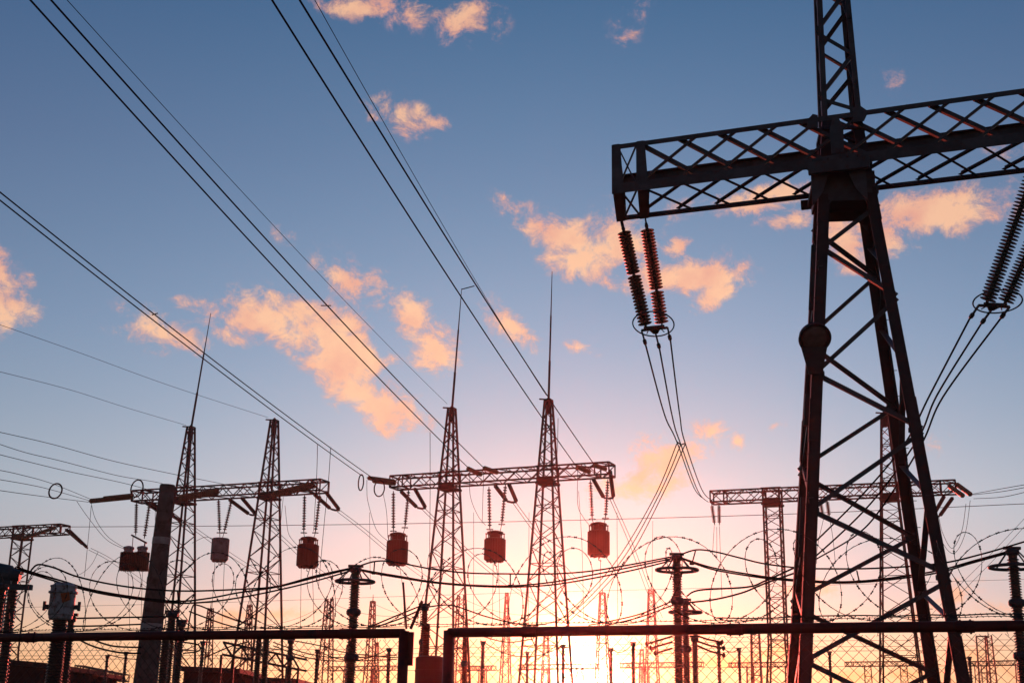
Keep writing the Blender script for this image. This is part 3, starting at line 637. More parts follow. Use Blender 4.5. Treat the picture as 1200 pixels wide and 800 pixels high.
for cx, yt, yb, hw, strs, Y, mm, lb, wh in drums:
    k_ = Y/F_PX; c = P(cx, (yt+yb)/2, Y); r = hw*k_*1.0; hgt = (yb-yt)*k_*1.03; top = Vector((c.x, c.y, c.z+hgt/2)); bot = top-Vector((0, 0, hgt))
    t = empty('line_trap', bot, lb, 'line trap', 'drum line traps hung under the gantries')
    h1 = .26*hgt if mm == 'flare_red' else .05
    body_top = top-Vector((0, 0, h1))
    q = MB(); hb_ = hgt-h1-.06
    q.lathe(body_top, (0, 0, -1), [(0, r*.93), (.05, r), (hb_*.32, r), (hb_*.33, r*1.015), (hb_*.35, r*1.015), (hb_*.36, r), (hb_-.05, r), (hb_, r*.95)], 26); q.build('drum', M[mm], t)
    q = MB()
    for a in range(30):
        v = Vector((math.cos(a*math.pi/15), math.sin(a*math.pi/15), 0)); q.bar(body_top+v*(r+.012)-Vector((0, 0, .06)), body_top+v*(r+.012)-Vector((0, 0, hb_-.06)), .07, .045, v)
    q.build('casing_slats', M[mm], t)
    if mm == 'flare_red':
        q = MB(); q.lathe(body_top+Vector((0, 0, .05)), (0, 0, 1), [(0, r*.55), (h1*.8, r*.55), (h1*.9, r*.3)], 18)
        for a in range(8):
            v = Vector((math.cos(a*math.pi/4), math.sin(a*math.pi/4), 0)); q.bar(body_top+v*r*.88, body_top+v*r*.88+Vector((0, 0, h1*.55)), .06, .06)
            q.bar(body_top+v*r*.1+Vector((0, 0, h1*.6)), body_top+v*r*.95+Vector((0, 0, h1*.6)), .07, .07)
        q.tube([body_top+Vector((math.cos(a*.3)*r*.72, math.sin(a*.3)*r*.72, h1*.75)) for a in range(21)], .06, 5, True)
        q.build('top_frame', M[mm], t)
    q = MB()
    for a in range(9):
        v = Vector((math.cos(a*math.pi/4.5), math.sin(a*math.pi/4.5), 0)); p = bot+Vector((0, 0, .1))+v*r*.8; q.bar(p, p-Vector((0, 0, .14)), .07, .07); q.bar(bot+v*.1, p-Vector((0, 0, .12)), .05, .05)
    q.tube([bot, bot-Vector((0, 0, .2)), bot+Vector((.15, 0, -.28))], .03, 5); q.build('bottom_frame', M[mm], t)
    for (x0_, y0_, x1_, y1_), sd_ in zip(strs, ('left', 'right')):
        far_string(P(x0_, y0_, Y), P(x1_, y1_, Y), .125, 13, '%s suspension string of spaced discs above the %s' % (sd_, wh), 'dins', G1)
        cc = P(x1_, y1_, Y); q = MB(); q.tube([cc+Vector((math.cos(a*.4)*.2, math.sin(a*.4)*.2, 0)) for a in range(16)], .02, 5, True); q.bar(cc, Vector((cc.x*.6+top.x*.4, cc.y*.6+top.y*.4, top.z-h1*.7)), .035, .035)
        tag(q.build('arcing_ring', M['wire'], None, loc=cc), 'flat ring under the %s string of the %s' % (sd_, wh), 'ring', 'arcing rings above the hanging drums')
# black ribbed double unit hanging left of the concrete pole
Y = 90.0; k_ = Y/F_PX; t = empty('line_trap', P(158.5, 669, Y), 'wide black ribbed double unit hanging left of the concrete pole', 'line trap')
for x_, w_ in ((150.5, 8.6), (166.5, 8.6)):
    tp = P(x_, 647, Y); q = MB(); hh = 21*k_; prof = []
    for i in range(12): prof += [(hh*i/12, w_*k_*.93), (hh*(i+.5)/12, w_*k_)]
    q.lathe(tp, (0, 0, -1), prof+[(hh, w_*k_*.9)], 22)
    for a in range(22):
        v = Vector((math.cos(a*.2856), math.sin(a*.2856), 0)); q.bar(tp+v*w_*k_*1.0, tp+v*w_*k_*1.0-Vector((0, 0, hh*1.02)), .035, .05)
    q.build('coil', M['black'], t)
    q = MB(); q.lathe(tp+Vector((0, 0, .45)), (0, 0, -1), [(0, .1), (.08, .35), (.2, .37), (.3, .3), (.42, .33), (.45, .3)], 14); q.build('cap', M['white'], t)
far_string(P(160, 588, Y), P(159, 627, Y), .13, 13, 'left suspension string above the black ribbed double unit', 'dins', G1)
far_string(P(175.5, 588, Y), P(169, 631, Y), .13, 13, 'right suspension string above the black ribbed double unit', 'dins', G1)
q = MB(); q.bar(P(154, 626.5, Y), P(172, 636, Y), .14, .12); q.bar(P(156, 628, Y), P(155, 642, Y), .04, .04); q.bar(P(170, 635, Y), P(169, 643, Y), .08, .08)
tag(q.build('yoke_bar', M['steel'], None, loc=P(154, 626.5, Y)), 'tilted yoke bar above the black ribbed double unit', 'line hardware')
# rod-like tension strings under the beams (pairs joined by a link)
def tpair(a0, a1, b0, b1, Y, lb, tail=None, m='dins', link=True):
    for (p, q_), sd_ in (((a0, a1), 'left'), ((b0, b1), 'right')): far_string(P(*p, Y), P(*q_, Y+2.2), .13, 22, '%s slanting tension rod %s' % (sd_, lb), m, 'slanting tension strings behind the gantry beams')
    if link:
        q = MB(); q.tube([P(*a1, Y+2.2), P((a1[0]+b1[0])/2, (a1[1]+b1[1])/2+.8, Y+2.2), P(*b1, Y+2.2)], .07, 6)
        tag(q.build('yoke_bar', M['steel'], None, loc=P(*a1, Y+2.2)), 'link joining the two tension rods %s' % lb, 'line hardware', 'links of the tension pairs')
    if tail:
        for i, off in enumerate((0, 5)):
            pts = [(x+off*(.5+.5*j/len(tail)), y+(0, -2)[i]) for j, (x, y) in enumerate(tail)]
            pw(pts, Y+2.2, Y+45, .02, '%s thin wire falling from the tension rods %s' % (('lower', 'upper')[i], lb), group='wires leaving the tension strings')
tpair((469, 574.5), (489, 594.6), (485.3, 571), (499, 595), 83.2, 'near the left end of the middle gantry', [(494, 596), (530, 631), (566, 664), (610, 697), (650, 722)])
tpair((579.6, 568), (594, 587), (596, 566), (605.5, 588), 80.7, 'between the middle gantry columns', [(601, 589), (627, 625), (650, 655), (690, 700)])
tpair((694.6, 560), (707.5, 583), (714.7, 550), (719, 583), 78.2, 'at the right end of the middle gantry', [(715, 585), (738, 638), (757, 690), (772, 725)])
tpair((267.5, 584), (292.5, 602.5), (282.5, 582), (300, 602.5), 87.6, 'between the left gantry columns', [(297, 603), (330, 632), (360, 660), (400, 690)])
tpair((367.5, 578), (387.5, 596), (381, 575), (398, 597.5), 85.4, 'at the right end of the left gantry', [(395, 599), (425, 622), (455, 647), (500, 680)])
tpair((170, 588), (197, 606), (176, 588), (215, 612), 90.1, 'passing behind the concrete pole', [(215, 612), (240, 630), (275, 655), (330, 690)], link=False)
tpair((80, 620), (103, 642), (76, 619), (98, 638), 103, 'of the gantry cut by the left edge', [(104, 644), (125, 655), (150, 672), (175, 690)], m='dins')
tpair((1107, 580), (1094, 603), (1117, 582), (1101, 604.5), 83.5, 'hanging at the right gantry end')
# tan strings on the near side
GT = 'tan tension strings on the viewer side of the gantries'
for a, b, Ya, Yb, lb, r in (
    ((156, 582), (104, 587), 90, 85.5, 'long tan insulator reaching left from the left gantry end', .17),
    ((157, 579.5), (120, 583.5), 90, 86.5, 'shorter tan insulator just above the long one at the left gantry end', .13),
    ((257, 574), (208, 582), 88, 84, 'upper tan insulator lying across the left gantry beam between its columns', .14),
    ((257, 577), (208, 585.5), 88, 84, 'lower tan insulator lying across the left gantry beam between its columns', .14),
    ((368, 566), (318, 578), 85.6, 82, 'upper tan insulator lying across the right part of the left gantry beam', .14),
    ((371, 569), (316, 582), 85.6, 82, 'lower tan insulator lying across the right part of the left gantry beam', .14),
    ((464, 564), (430, 559.5), 83, 80.5, 'upper tan insulator reaching left from the middle gantry', .14),
    ((464, 566.5), (436, 563), 83, 80.5, 'lower tan insulator reaching left from the middle gantry', .14),
    ((564, 556), (548, 548.5), 80.6, 77, 'left stub insulator above the middle gantry beam centre', .14),
    ((583, 553.5), (567, 548), 80.4, 77, 'right stub insulator above the middle gantry beam centre', .14),
    ((691, 553), (676, 547), 78, 75, 'left stub insulator on the right part of the middle gantry beam', .14),
    ((710, 549.5), (697, 545), 77.6, 75, 'right stub insulator on the right part of the middle gantry beam', .14),
    ((1112, 569), (1129, 581), 81.8, 78.5, 'inner stub insulator at the right gantry end', .15),
    ((1121, 567), (1138, 579.5), 81.6, 78.5, 'outer stub insulator at the right gantry end', .15),
    ((65, 618), (25, 631), 100, 95, 'rusty tan insulator along the gantry cut by the left edge', .14)):
    far_string(P(*a, Ya), P(*b, Yb), r, 20, lb, 'tan', GT)
far_string(P(834, 590, 86.4), P(837.5, 615, 86.4), .13, 14, 'left rod of the pair hanging at the left end of the right gantry', 'dins')
far_string(P(842.5, 590, 86.2), P(843, 615, 86.2), .13, 14, 'right rod of the pair hanging at the left end of the right gantry', 'dins')
far_string(P(961, 585, 84), P(965, 608, 84), .13, 14, 'left rod hanging from the right gantry just behind the pylon left leg', 'dins')
far_string(P(969, 585, 84), P(972, 606, 84), .13, 14, 'right rod hanging from the right gantry just behind the pylon left leg', 'dins')
# ------------------------------------------------------------------ jumpers and droppers
J = 'thin jumper and dropper wires'
for px, Y0, Y1, lb in (
    ([(430, 562), (430, 575), (431.5, 589), (441, 620), (455, 634)], 81, 83, 'jumper loop from the narrow ring to the left drum of the middle gantry'),
    ([(449, 578), (453, 600), (454.5, 630)], 82, 83, 'near vertical jumper left of the left drum of the middle gantry'),
    ([(551, 552), (551, 580), (559.5, 603), (569, 615)], 78, 81, 'jumper curving to the central drum of the middle gantry'),
    ([(567, 552), (566, 580), (565, 613)], 78, 81, 'straight jumper just left of the central drum of the middle gantry'),
    ([(677, 549), (677, 590), (683, 605), (690, 614)], 75, 78, 'jumper curving to the right drum of the middle gantry'),
    ([(504, 506), (504, 590), (503, 690)], 70, 75, 'long plumb dropper left of the first middle gantry column'),
    ([(654, 490), (653, 530), (650, 545)], 74, 78, 'short dropper beside the right peak of the middle gantry'),
    ([(372, 521), (371, 560), (367.5, 622)], 60, 80, 'left dropper from the slanting pair to the red drum of the left gantry'),
    ([(387.5, 524), (385, 562), (380, 612), (373, 690)], 60, 80, 'right one of two droppers from the slanting pair passing the red drum'),
    ([(332, 582), (331, 592), (328, 625), (326, 690)], 86, 84, 'wavy dropper right of the rodless column'),
    ([(334, 592), (337, 620), (341, 630), (350, 640)], 86, 85, 'curved jumper from the beam to the red drum of the left gantry'),
    ([(90, 587), (104, 607), (125, 632), (146, 643)], 85, 90, 'curved jumper from the long tan insulator to the black double unit'),
    ([(107, 590), (112, 608), (125, 627), (140, 638), (150, 643)], 85, 90, 'second curved jumper to the black double unit'),
    ([(107, 592), (104, 625), (99, 675)], 85, 85, 'plumb dropper under the tip of the long tan insulator'),
    ([(182, 590), (182, 640)], 88, 88, 'short dropper just left of the concrete pole'),
    ([(225, 636), (240, 629), (250, 631)], 88, 88, 'small arched jumper feeding the grey drum'),
    ([(115, 646), (108, 660), (98, 670), (85, 676)], 103, 100, 'looped jumper under the end of the cut off gantry'),
    ([(1100, 605), (1105, 625), (1116, 642), (1127, 622), (1132, 590)], 84, 80, 'inner jumper loop hanging at the right gantry end'),
    ([(1098, 606), (1104, 634), (1118, 648), (1131, 625), (1137, 586)], 84, 80, 'outer jumper loop hanging at the right gantry end'),
    ([(837, 616), (835, 650)], 86, 86, 'left dropper under the hanging pair of the right gantry'),
    ([(840, 617), (840, 655)], 86, 86, 'middle dropper under the hanging pair of the right gantry'),
    ([(843, 616), (846, 700)], 86, 86, 'right dropper under the hanging pair of the right gantry'),
    ([(965, 608), (958, 640), (957, 660)], 84, 84, 'left dropper below the rods behind the pylon left leg'),
    ([(972, 606), (976, 630), (979, 660)], 84, 84, 'right dropper below the rods behind the pylon left leg'),
    ([(353, 665), (352, 735)], 84, 84, 'left thin dropper below the red drum of the left gantry'),
    ([(366, 664), (368, 730)], 84, 84, 'right thin dropper below the red drum of the left gantry'),
    ([(252, 657), (247, 735)], 88, 88, 'left thin dropper below the grey drum'),
    ([(263, 657), (260, 735)], 88, 88, 'right thin dropper below the grey drum'),
    ([(468, 662), (472, 690), (474, 733)], 83, 84, 'thin dropper below the left drum of the middle gantry'),
    ([(578, 658), (577, 732)], 81, 81, 'left thin dropper below the central drum of the middle gantry'),
    ([(584, 658), (586, 732)], 81, 81, 'right thin dropper below the central drum of the middle gantry'),
    ([(620, 600), (619, 735)], 95, 95, 'plumb wire just left of the second middle gantry column'),
    ([(555, 600), (555, 735)], 95, 95, 'plumb wire left of the central drum'),
    ([(678, 575), (682, 640), (684, 725)], 92, 92, 'plumb wire left of the right drum of the middle gantry'),
    ([(723, 600), (724, 730)], 92, 92, 'plumb wire just right of the right drum of the middle gantry'),
    ([(765, 610), (764, 690)], 100, 100, 'plumb wire above a distant spire left of the ringed posts'),
    ([(704, 655), (703, 690)], 79, 82, 'thin dropper below the right drum of the middle gantry'),
    ([(433, 600), (434, 690)], 95, 95, 'plumb wire between the red drums of two gantries'),
    ([(167, 668), (165, 735)], 90, 90, 'thin dropper below the black double unit'),
    ([(150, 668), (152, 735)], 90, 90, 'second thin dropper below the black double unit')):
    pw(px, Y0, Y1, .016, lb, group=J, name='jumper_wire', n=5)
# ------------------------------------------------------------------ concrete pole
Yp = 46.0; b_ = P(171, 800, Yp); b_.z = 0; tp = P(196.5, 568, Yp+.0); x_at0 = P(162, 866, Yp)
b_ = Vector((x_at0.x, Yp, 0)); ax = (tp-b_); Ln = ax.length
q = MB(); prof = []
for i in range(13): prof.append((Ln*i/12, .47+(.255-.47)*i/12))
q.lathe(b_, ax, prof, 28); pole = empty('concrete_pole', b_, 'stout tapering concrete pole rising just right of the black hanging unit', 'pole')
q.build('shaft', M['conc'], pole, smooth=True)
for f, c in ((.985, 'conc'), (.80, 'white'), (.66, 'conc'), (.5, 'white')):
    q = MB(); r_ = .47+(.255-.47)*f; q.lathe(b_+ax*f, ax, [(-.13, r_+.004), (-.12, r_+.014), (.10, r_+.011), (.11, r_+.002)], 28)
    q.build('band', M['conc'] if c == 'conc' else mat('pale_band', (.30, .27, .26), .8, 0, .3, 4), pole, smooth=False)
# ------------------------------------------------------------------ post insulators
def post(x, ytop, Y, wpx, label, joints=(), ring=None, ringw=22, m='porc', shed=.055, ztop_extra=0, bulge=1.35, ringtilt=.0, yend=None):
    tp = P(x, ytop, Y); t = empty('post_insulator', (tp.x, tp.y, 0), label, 'insulator post')
    r = wpx/2*Y/F_PX; zb = 2.1
    if yend: zb = zrow(tp.x, tp.y, yend)
    zs = [tp.z-.12]+[zrow(tp.x, tp.y, j) for j in joints]+[zb]
    for a, b in zip(zs, zs[1:]):
        prof = [(0, r*.75)]; h = a-b; n = max(3, int((h-.16)/shed)); u = (h-.16)/n
        for i in range(n):
            s = .08+u*i; prof += [(s, r*.70), (s+u*.42, r*1.0), (s+u*.55, r*1.0), (s+u*.7, r*.70)]
        prof += [(h-.08, r*.7), (h, r*.75)]
        q = MB(); q.lathe(Vector((tp.x, tp.y, a)), (0, 0, -1), prof, 18); q.build('porcelain_stack', M[m], t)
        q = MB(); q.lathe(Vector((tp.x, tp.y, b+.09)), (0, 0, -1), [(0, r*.8), (.02, r*bulge*.85), (.06, r*bulge), (.12, r*bulge), (.16, r*bulge*.85), (.18, r*.8)], 16); q.build('flange', M['steel'], t)
    q = MB(); q.lathe(Vector((tp.x, tp.y, tp.z-.13)), (0, 0, 1), [(0, r*.9), (.03, r*1.1), (.1, r*1.15), (.13, r*.6)], 14); q.bar(tp+Vector((-r*1.4, 0, .02)), tp+Vector((r*1.4, 0, .02)), .08, .06); q.build('top_cap', M['steel'], t)
    if ring:
        zc = zrow(tp.x, tp.y, ring); R_ = ringw*Y/F_PX; c = Vector((tp.x, tp.y, zc))
        q = MB(); q.tube([c+Vector((math.cos(a*math.pi/16)*R_, math.sin(a*math.pi/16)*R_, 0)) for a in range(32)], .035, 8, True)
        for a in range(4):
            v = Vector((math.cos(a*math.pi/2+.5), math.sin(a*math.pi/2+.5), 0)); q.tube([Vector((tp.x, tp.y, tp.z-.04))+v*r, c+v*R_*.97], .017, 5)
        q.build('corona_ring', M['steel'], t)
    q = MB()
    for s in (-1, 1):
        for s2 in (-1, 1): q.bar((tp.x+s*r*.8, tp.y+s2*r*.8, 0), (tp.x+s*r*.8, tp.y+s2*r*.8, zb-.14), .08, .08)
    q.bar((tp.x-r, tp.y, zb-.12), (tp.x+r, tp.y, zb-.12), r*2, .08); q.build('pedestal', M['gal'], t)
    return tp
PT1 = post(417, 664, 31, 12.5, 'tall ribbed post insulator with a flat ring, left of the gate opening', (717, 770), 681, 22, 'porc')
PT2 = post(793, 650, 31, 12, 'tallest ribbed post insulator with a flat ring, right of the setting sun', (704, ), 667.5, 24, 'porc')
PT3 = post(803, 703, 36, 9.5, 'shorter ringed post insulator standing just behind the tallest one', (760,), 717, 18.5, 'porc')
PT4 = post(1186, 643, 28, 14, 'ribbed post insulator with a ring at the right edge, beside the pylon', (706, 768), 664, 27, 'dins')
post(498, 709, 34, 8.5, 'slim ribbed post insulator in the gate opening', (752,), m='flare_red')
post(202, 717, 33, 12, 'pale capped ribbed post insulator directly right of the concrete pole', (), m='porc')
post(195, 742, 29, 12, 'ribbed post insulator overlapping the foot of the concrete pole', (), m='porc')
post(213, 728, 33, 9, 'narrow dark post insulator behind the two right of the concrete pole', (), m='dins')
post(17, 672, 27, 14, 'dark ribbed post insulator second from the left edge', (), m='dins', shed=.07)
post(1, 683, 25, 17, 'thick ribbed post insulator on the left edge', (), m='dins', shed=.07)
post(84, 721, 28, 10, 'dark post insulator standing right behind the white headed transformer', (), m='dins')
post(341, 749, 45, 7, 'short double post insulator behind the left fence', (770,), m='porc')
post(304, 742, 36, 8, 'left one of two ribbed posts below the rodless column', (), m='dins')
post(313, 742, 36, 8, 'right one of two ribbed posts below the rodless column', (), m='dins')
post(545, 741, 42, 6.5, 'slender reddish post insulator right of the gate post', (777,), m='flare_red')
post(814, 746, 38, 8, 'stubby ribbed insulator tucked behind the two tall posts', (), m='porc')
q = MB(); c = P(3, 672, 26); q.lathe(c, (1, .1, -.1), [(-.32, .08), (-.3, .17), (-.1, .2), (.16, .18), (.2, .13), (.34, .1)], 14); q.bar(c+Vector((-.3, 0, -.25)), c+Vector((.6, 0, -.25)), .12, .1)
tag(q.build('disconnector_head', M['steel'], None, loc=c), 'dark drum shaped switch head on top of the posts at the left edge', 'switch')
# white headed current transformer
Yc = 27.0; c = P(70.5, 726, Yc); k_ = Yc/F_PX
t = empty('current_transformer', (c.x, c.y, 0), 'current transformer with a weathered white cylinder head near the left edge', 'transformer')
q = MB(); H_ = 41*k_*1.02; r_ = 14.3*k_
q.lathe(c, (0, 0, 1), [(0, r_*.8), (.03, r_*.92), (H_*.12, r_*.95), (H_*.14, r_), (H_*.70, r_), (H_*.72, r_*1.14), (H_*.77, r_*1.14), (H_*.78, r_), (H_*.88, r_), (H_*.89, r_*1.05), (H_*.93, r_*1.05), (H_*.95, r_*.85), (H_, r_*.7)], 28); q.build('head', M['white'], t)
q = MB(); cp = c+Vector((.09, -r_*.98, H_*.55)); q.plate([cp+Vector((-.06, 0, .1)), cp+Vector((.1, .02, .13)), cp+Vector((.13, .03, -.02)), cp+Vector((.0, 0, -.08))], .02, (0, 1, 0)); q.build('rust_patch', M['rust'], t)
q = MB()
for s in (-1, 1): q.bar(c+Vector((s*r_*.95, 0, H_*.35)), c+Vector((s*r_*1.45, 0, H_*.35)), .06, .09); q.bar(c+Vector((s*r_*1.4, 0, H_*.25)), c+Vector((s*r_*1.4, 0, H_*.5)), .05, .05)
q.build('terminal', M['steel'], t)
q = MB(); prof = []; h = c.z-2.0; n = int(h/.055)
for i in range(n): rr = (8.5+1.5*i/n)*k_; prof += [(h*i/n, rr*.8), (h*(i+.4)/n, rr), (h*(i+.6)/n, rr)]
q.lathe(c, (0, 0, -1), prof, 20); q.build('porcelain_body', M['porc'], t)
q = MB(); q.bar((c.x, c.y, 0), (c.x, c.y, 2.0), .5, .5); q.build('pedestal', M['conc'], t)
# red tank transformer in the gate opening
Yt = 30.0; c = P(504, 768, Yt); k_ = Yt/F_PX
t = empty('instrument_transformer', (c.x, c.y, 0), 'smooth red tank showing in the gate opening below the slim post', 'transformer')
q = MB(); r_ = 16.5*k_; q.lathe((c.x, c.y, c.z), (0, 0, -1), [(0, r_*.7), (.03, r_*.95), (.07, r_), (.30, r_), (.31, r_*1.03), (.34, r_*1.03), (.35, r_), (c.z-.4, r_), (c.z-.4, r_*.5), (c.z-.01, r_*.5)], 28); q.build('tank', M['flare_red'], t)
q = MB(); q.lathe((c.x-.1, c.y, c.z), (0, 0, 1), [(0, .1)]+[(.03+.05*i+d_, r__) for i in range(11) for d_, r__ in ((0, .07), (.02, .1), (.035, .07))]+[(.62, .09), (.7, .06)], 14); q.build('bushing', M['flare_red'], t)
# ------------------------------------------------------------------ heavy sagging conductors across the yard
B_ = 'heavy sagging busbar conductors above the fence'
for px, Y0, Y1, lb in (
    ([(35, 672), (38, 666), (46, 661), (64, 665), (90, 675), (130, 684), (175, 690), (222, 692), (280, 690), (324, 686.6), (371, 674), (417, 664)], 27, 31, 'topmost heavy conductor arching from the left posts to the ringed post left of the gate'),
    ([(20, 664), (34, 669), (75, 681), (105, 690), (150, 698), (205, 704), (242, 701), (280, 694), (324, 687.5), (371, 676), (416, 665)], 27, 31, 'middle heavy conductor sagging from the left posts to the ringed post left of the gate'),
    ([(18, 666), (50, 676), (105, 692), (150, 700), (205, 706), (242, 705), (280, 700), (326, 691), (371, 680), (414, 667.5)], 27, 31.2, 'lowest heavy conductor sagging from the left posts to the ringed post left of the gate'),
    ([(418, 664), (439, 657.5), (462, 658), (507, 666.5), (550, 671), (596, 672), (645, 672), (690, 669), (740, 661), (792, 651)], 31, 31, 'upper heavy conductor sagging between the two tall ringed posts'),
    ([(418, 666), (439, 670), (469, 675), (505, 681), (550, 685), (598, 686), (645, 682), (690, 674), (740, 664), (793, 653)], 31, 31, 'middle heavy conductor sagging between the two tall ringed posts'),
    ([(419, 667), (439, 671.5), (469, 676.5), (505, 682), (550, 686), (598, 687.5), (645, 685), (690, 678), (740, 668), (793, 655)], 31, 31.3, 'lower heavy conductor sagging between the two tall ringed posts'),
    ([(794, 651), (815, 644), (837, 646), (866, 653), (895, 660), (935, 665), (960, 666), (1025, 665.5), (1100, 660), (1150, 649), (1205, 633)], 31, 27.6, 'upper heavy conductor running from the tallest post behind the pylon to the right edge'),
    ([(795, 652), (832, 664), (875, 672), (915, 677.5), (970, 681), (1007, 680.5), (1050, 676), (1100, 668), (1140, 657), (1184, 645)], 31, 28, 'middle heavy conductor running from the tallest post to the ringed post at the right edge'),
    ([(796, 653), (832, 666), (875, 674), (915, 679), (970, 682.5), (1007, 682), (1050, 678), (1100, 670.5), (1140, 659), (1184, 647)], 31, 28.2, 'lower heavy conductor running from the tallest post to the ringed post at the right edge'),
    ([(790, 703), (750, 719), (712, 728), (690, 732)], 36, 40, 'upper conductor falling left from the rear ringed post to the fence rail'),
    ([(795, 706), (752, 722), (716, 731), (700, 735)], 36, 40, 'lower conductor falling left from the rear ringed post to the fence rail'),
    ([(436, 733), (462, 722), (494, 709)], 33, 34, 'upper conductor rising to the slim post in the gate opening'),
    ([(441, 734), (470, 724), (497, 712)], 33, 34, 'lower conductor rising to the slim post in the gate opening'),
    ([(500, 711), (530, 709), (570, 722), (610, 731), (640, 731)], 34, 40, 'conductor falling right from the slim post in the gate opening'),
    ([(88, 724), (120, 723.5), (196, 722)], 28, 32, 'straight dark tubular busbar left of the concrete pole'),
    ([(219, 745), (225, 712), (233, 709), (255, 718), (290, 731)], 34, 36, 'bent conductor hooking over right of the concrete pole'),
    ([(222, 716), (260, 730), (290, 738)], 34, 38, 'conductor falling right from the capped post beside the pole'),
    ([(75, 733), (110, 733), (165, 731)], 28, 32, 'thin level conductor low behind the left fence')):
    pw(px, Y0, Y1, .019, lb, group=B_, name='heavy_conductor', n=7)
for a, b, Y, lb in (((439, 658), (438, 671), 31, 'spacer rod right of the ringed post left of the gate'), ((598, 672), (598, 686), 31, 'spacer rod at the sag between the two tall posts'), ((815, 645), (811, 660), 30.8, 'spacer rod just right of the tallest post'), ((1004, 668), (1007, 681), 29, 'spacer rod inside the legs of the pylon'), ((208, 692), (209, 704), 29.5, 'spacer rod right of the concrete pole')):
    q = MB(); q.tube([P(*a, Y), P(*b, Y)], .016, 6); q.lathe(P(*b, Y)-Vector((.06, 0, 0)), (1, 0, 0), [(0, .02), (.03, .035), (.09, .035), (.12, .02)], 8); tag(q.build('spacer', M['wire'], None, loc=P(*a, Y)), lb, 'spacer')
for i, (a, b) in enumerate((((788, 745), (758, 754)), ((788, 751.5), (763, 759)), ((788, 759), (768, 765)))):
    q = MB(); q.tube([P(*a, 38), P(*b, 38.3)], .028, 6); q.lathe(P(*b, 38.3), (-1, 0, -.2), [(-.05, .03), (0, .09), (.05, .03)], 8)
    tag(q.build('switch_arm', M['flare_red'], None, loc=P(*a, 38)), '%s short arm pointing left behind the tallest post' % ('upper', 'middle', 'lower')[i], 'switch arm', 'short switch arms')
for i, (a, b) in enumerate((((813, 743), (846, 752)), ((815, 750), (848, 759)), ((815, 755), (848, 767)))):
    q = MB(); q.tube([P(*a, 38), P((a[0]+b[0])/2, (a[1]+b[1])/2+1.2, 38.1), P(*b, 38.3)], .028, 6); q.lathe(P(*b, 38.3), (1, 0, -.2), [(-.05, .03), (0, .09), (.05, .03)], 8)
    tag(q.build('switch_arm', M['flare_red'], None, loc=P(*a, 38)), '%s short arm pointing right behind the tallest post' % ('upper', 'middle', 'lower')[i], 'switch arm', 'short switch arms')
# conductors under the rail
for px, Y, lb in (([(85, 745), (110, 757), (140, 764), (165, 765)], 30, 'lower looping conductor under the rail left of the pole'), ([(100, 745), (130, 756), (165, 758)], 30, 'upper looping conductor under the rail left of the pole'),
                  ([(215, 752), (232, 755), (233, 762), (215, 765)], 34, 'small hooked conductor under the rail right of the pole'),
                  ([(320, 752), (360, 765), (400, 770), (465, 767)], 50, 'upper long conductor under the left fence rail'), ([(320, 756), (360, 770), (400, 774), (465, 772)], 50, 'second long conductor under the left fence rail'), ([(330, 748), (370, 755), (410, 765), (465, 770)], 50, 'third long conductor under the left fence rail'),
                  ([(565, 745), (595, 752), (625, 748)], 50, 'shallow conductor sagging under the right rail'), ([(240, 770), (270, 757), (290, 752)], 40, 'conductor rising to the dark truss under the left rail')):
    pw(px, Y, Y+2, .02, lb, group='conductors seen through the chain link')
# dark sloping truss behind the left fence
A = P(262, 752, 48); B = P(352, 771, 52); t = empty('busbar_support', (A.x, A.y, 0), 'low dark sloping truss frame seen under the left fence rail', 'gantry')
q = MB(); d_ = Vector((.1, .9, 0))
for o_ in (Vector(), Vector((0, 0, -.42)), d_, d_+Vector((0, 0, -.42))): q.bar(A+o_, B+o_, .07, .07)
for i in range(9):
    u, v = A.lerp(B, i/9), A.lerp(B, (i+1)/9)
    q.bar(u+(Vector((0, 0, -.42)) if i % 2 else Vector()), v+(Vector() if i % 2 else Vector((0, 0, -.42))), .05, .05); q.bar(u+(d_ if i % 2 else Vector()), v+(Vector() if i % 2 else d_), .05, .05)
q.build('truss', M['gal'], t)
for f in (.06, .9):
    c = A.lerp(B, f)
    for s in (-.22, .22):
        q = MB(); q.bar((c.x+s, c.y, 0), (c.x+s, c.y, c.z-.4), .08, .08); q.build('leg', M['gal'], t)
    q = MB()
    for i in range(6): zz = (c.z-.5)*i/6; q.bar((c.x-.22*(1 if i % 2 else -1), c.y, zz), (c.x+.22*(1 if i % 2 else -1), c.y, zz+(c.z-.5)/6), .04, .04)
    q.build('bracing', M['gal'], t)
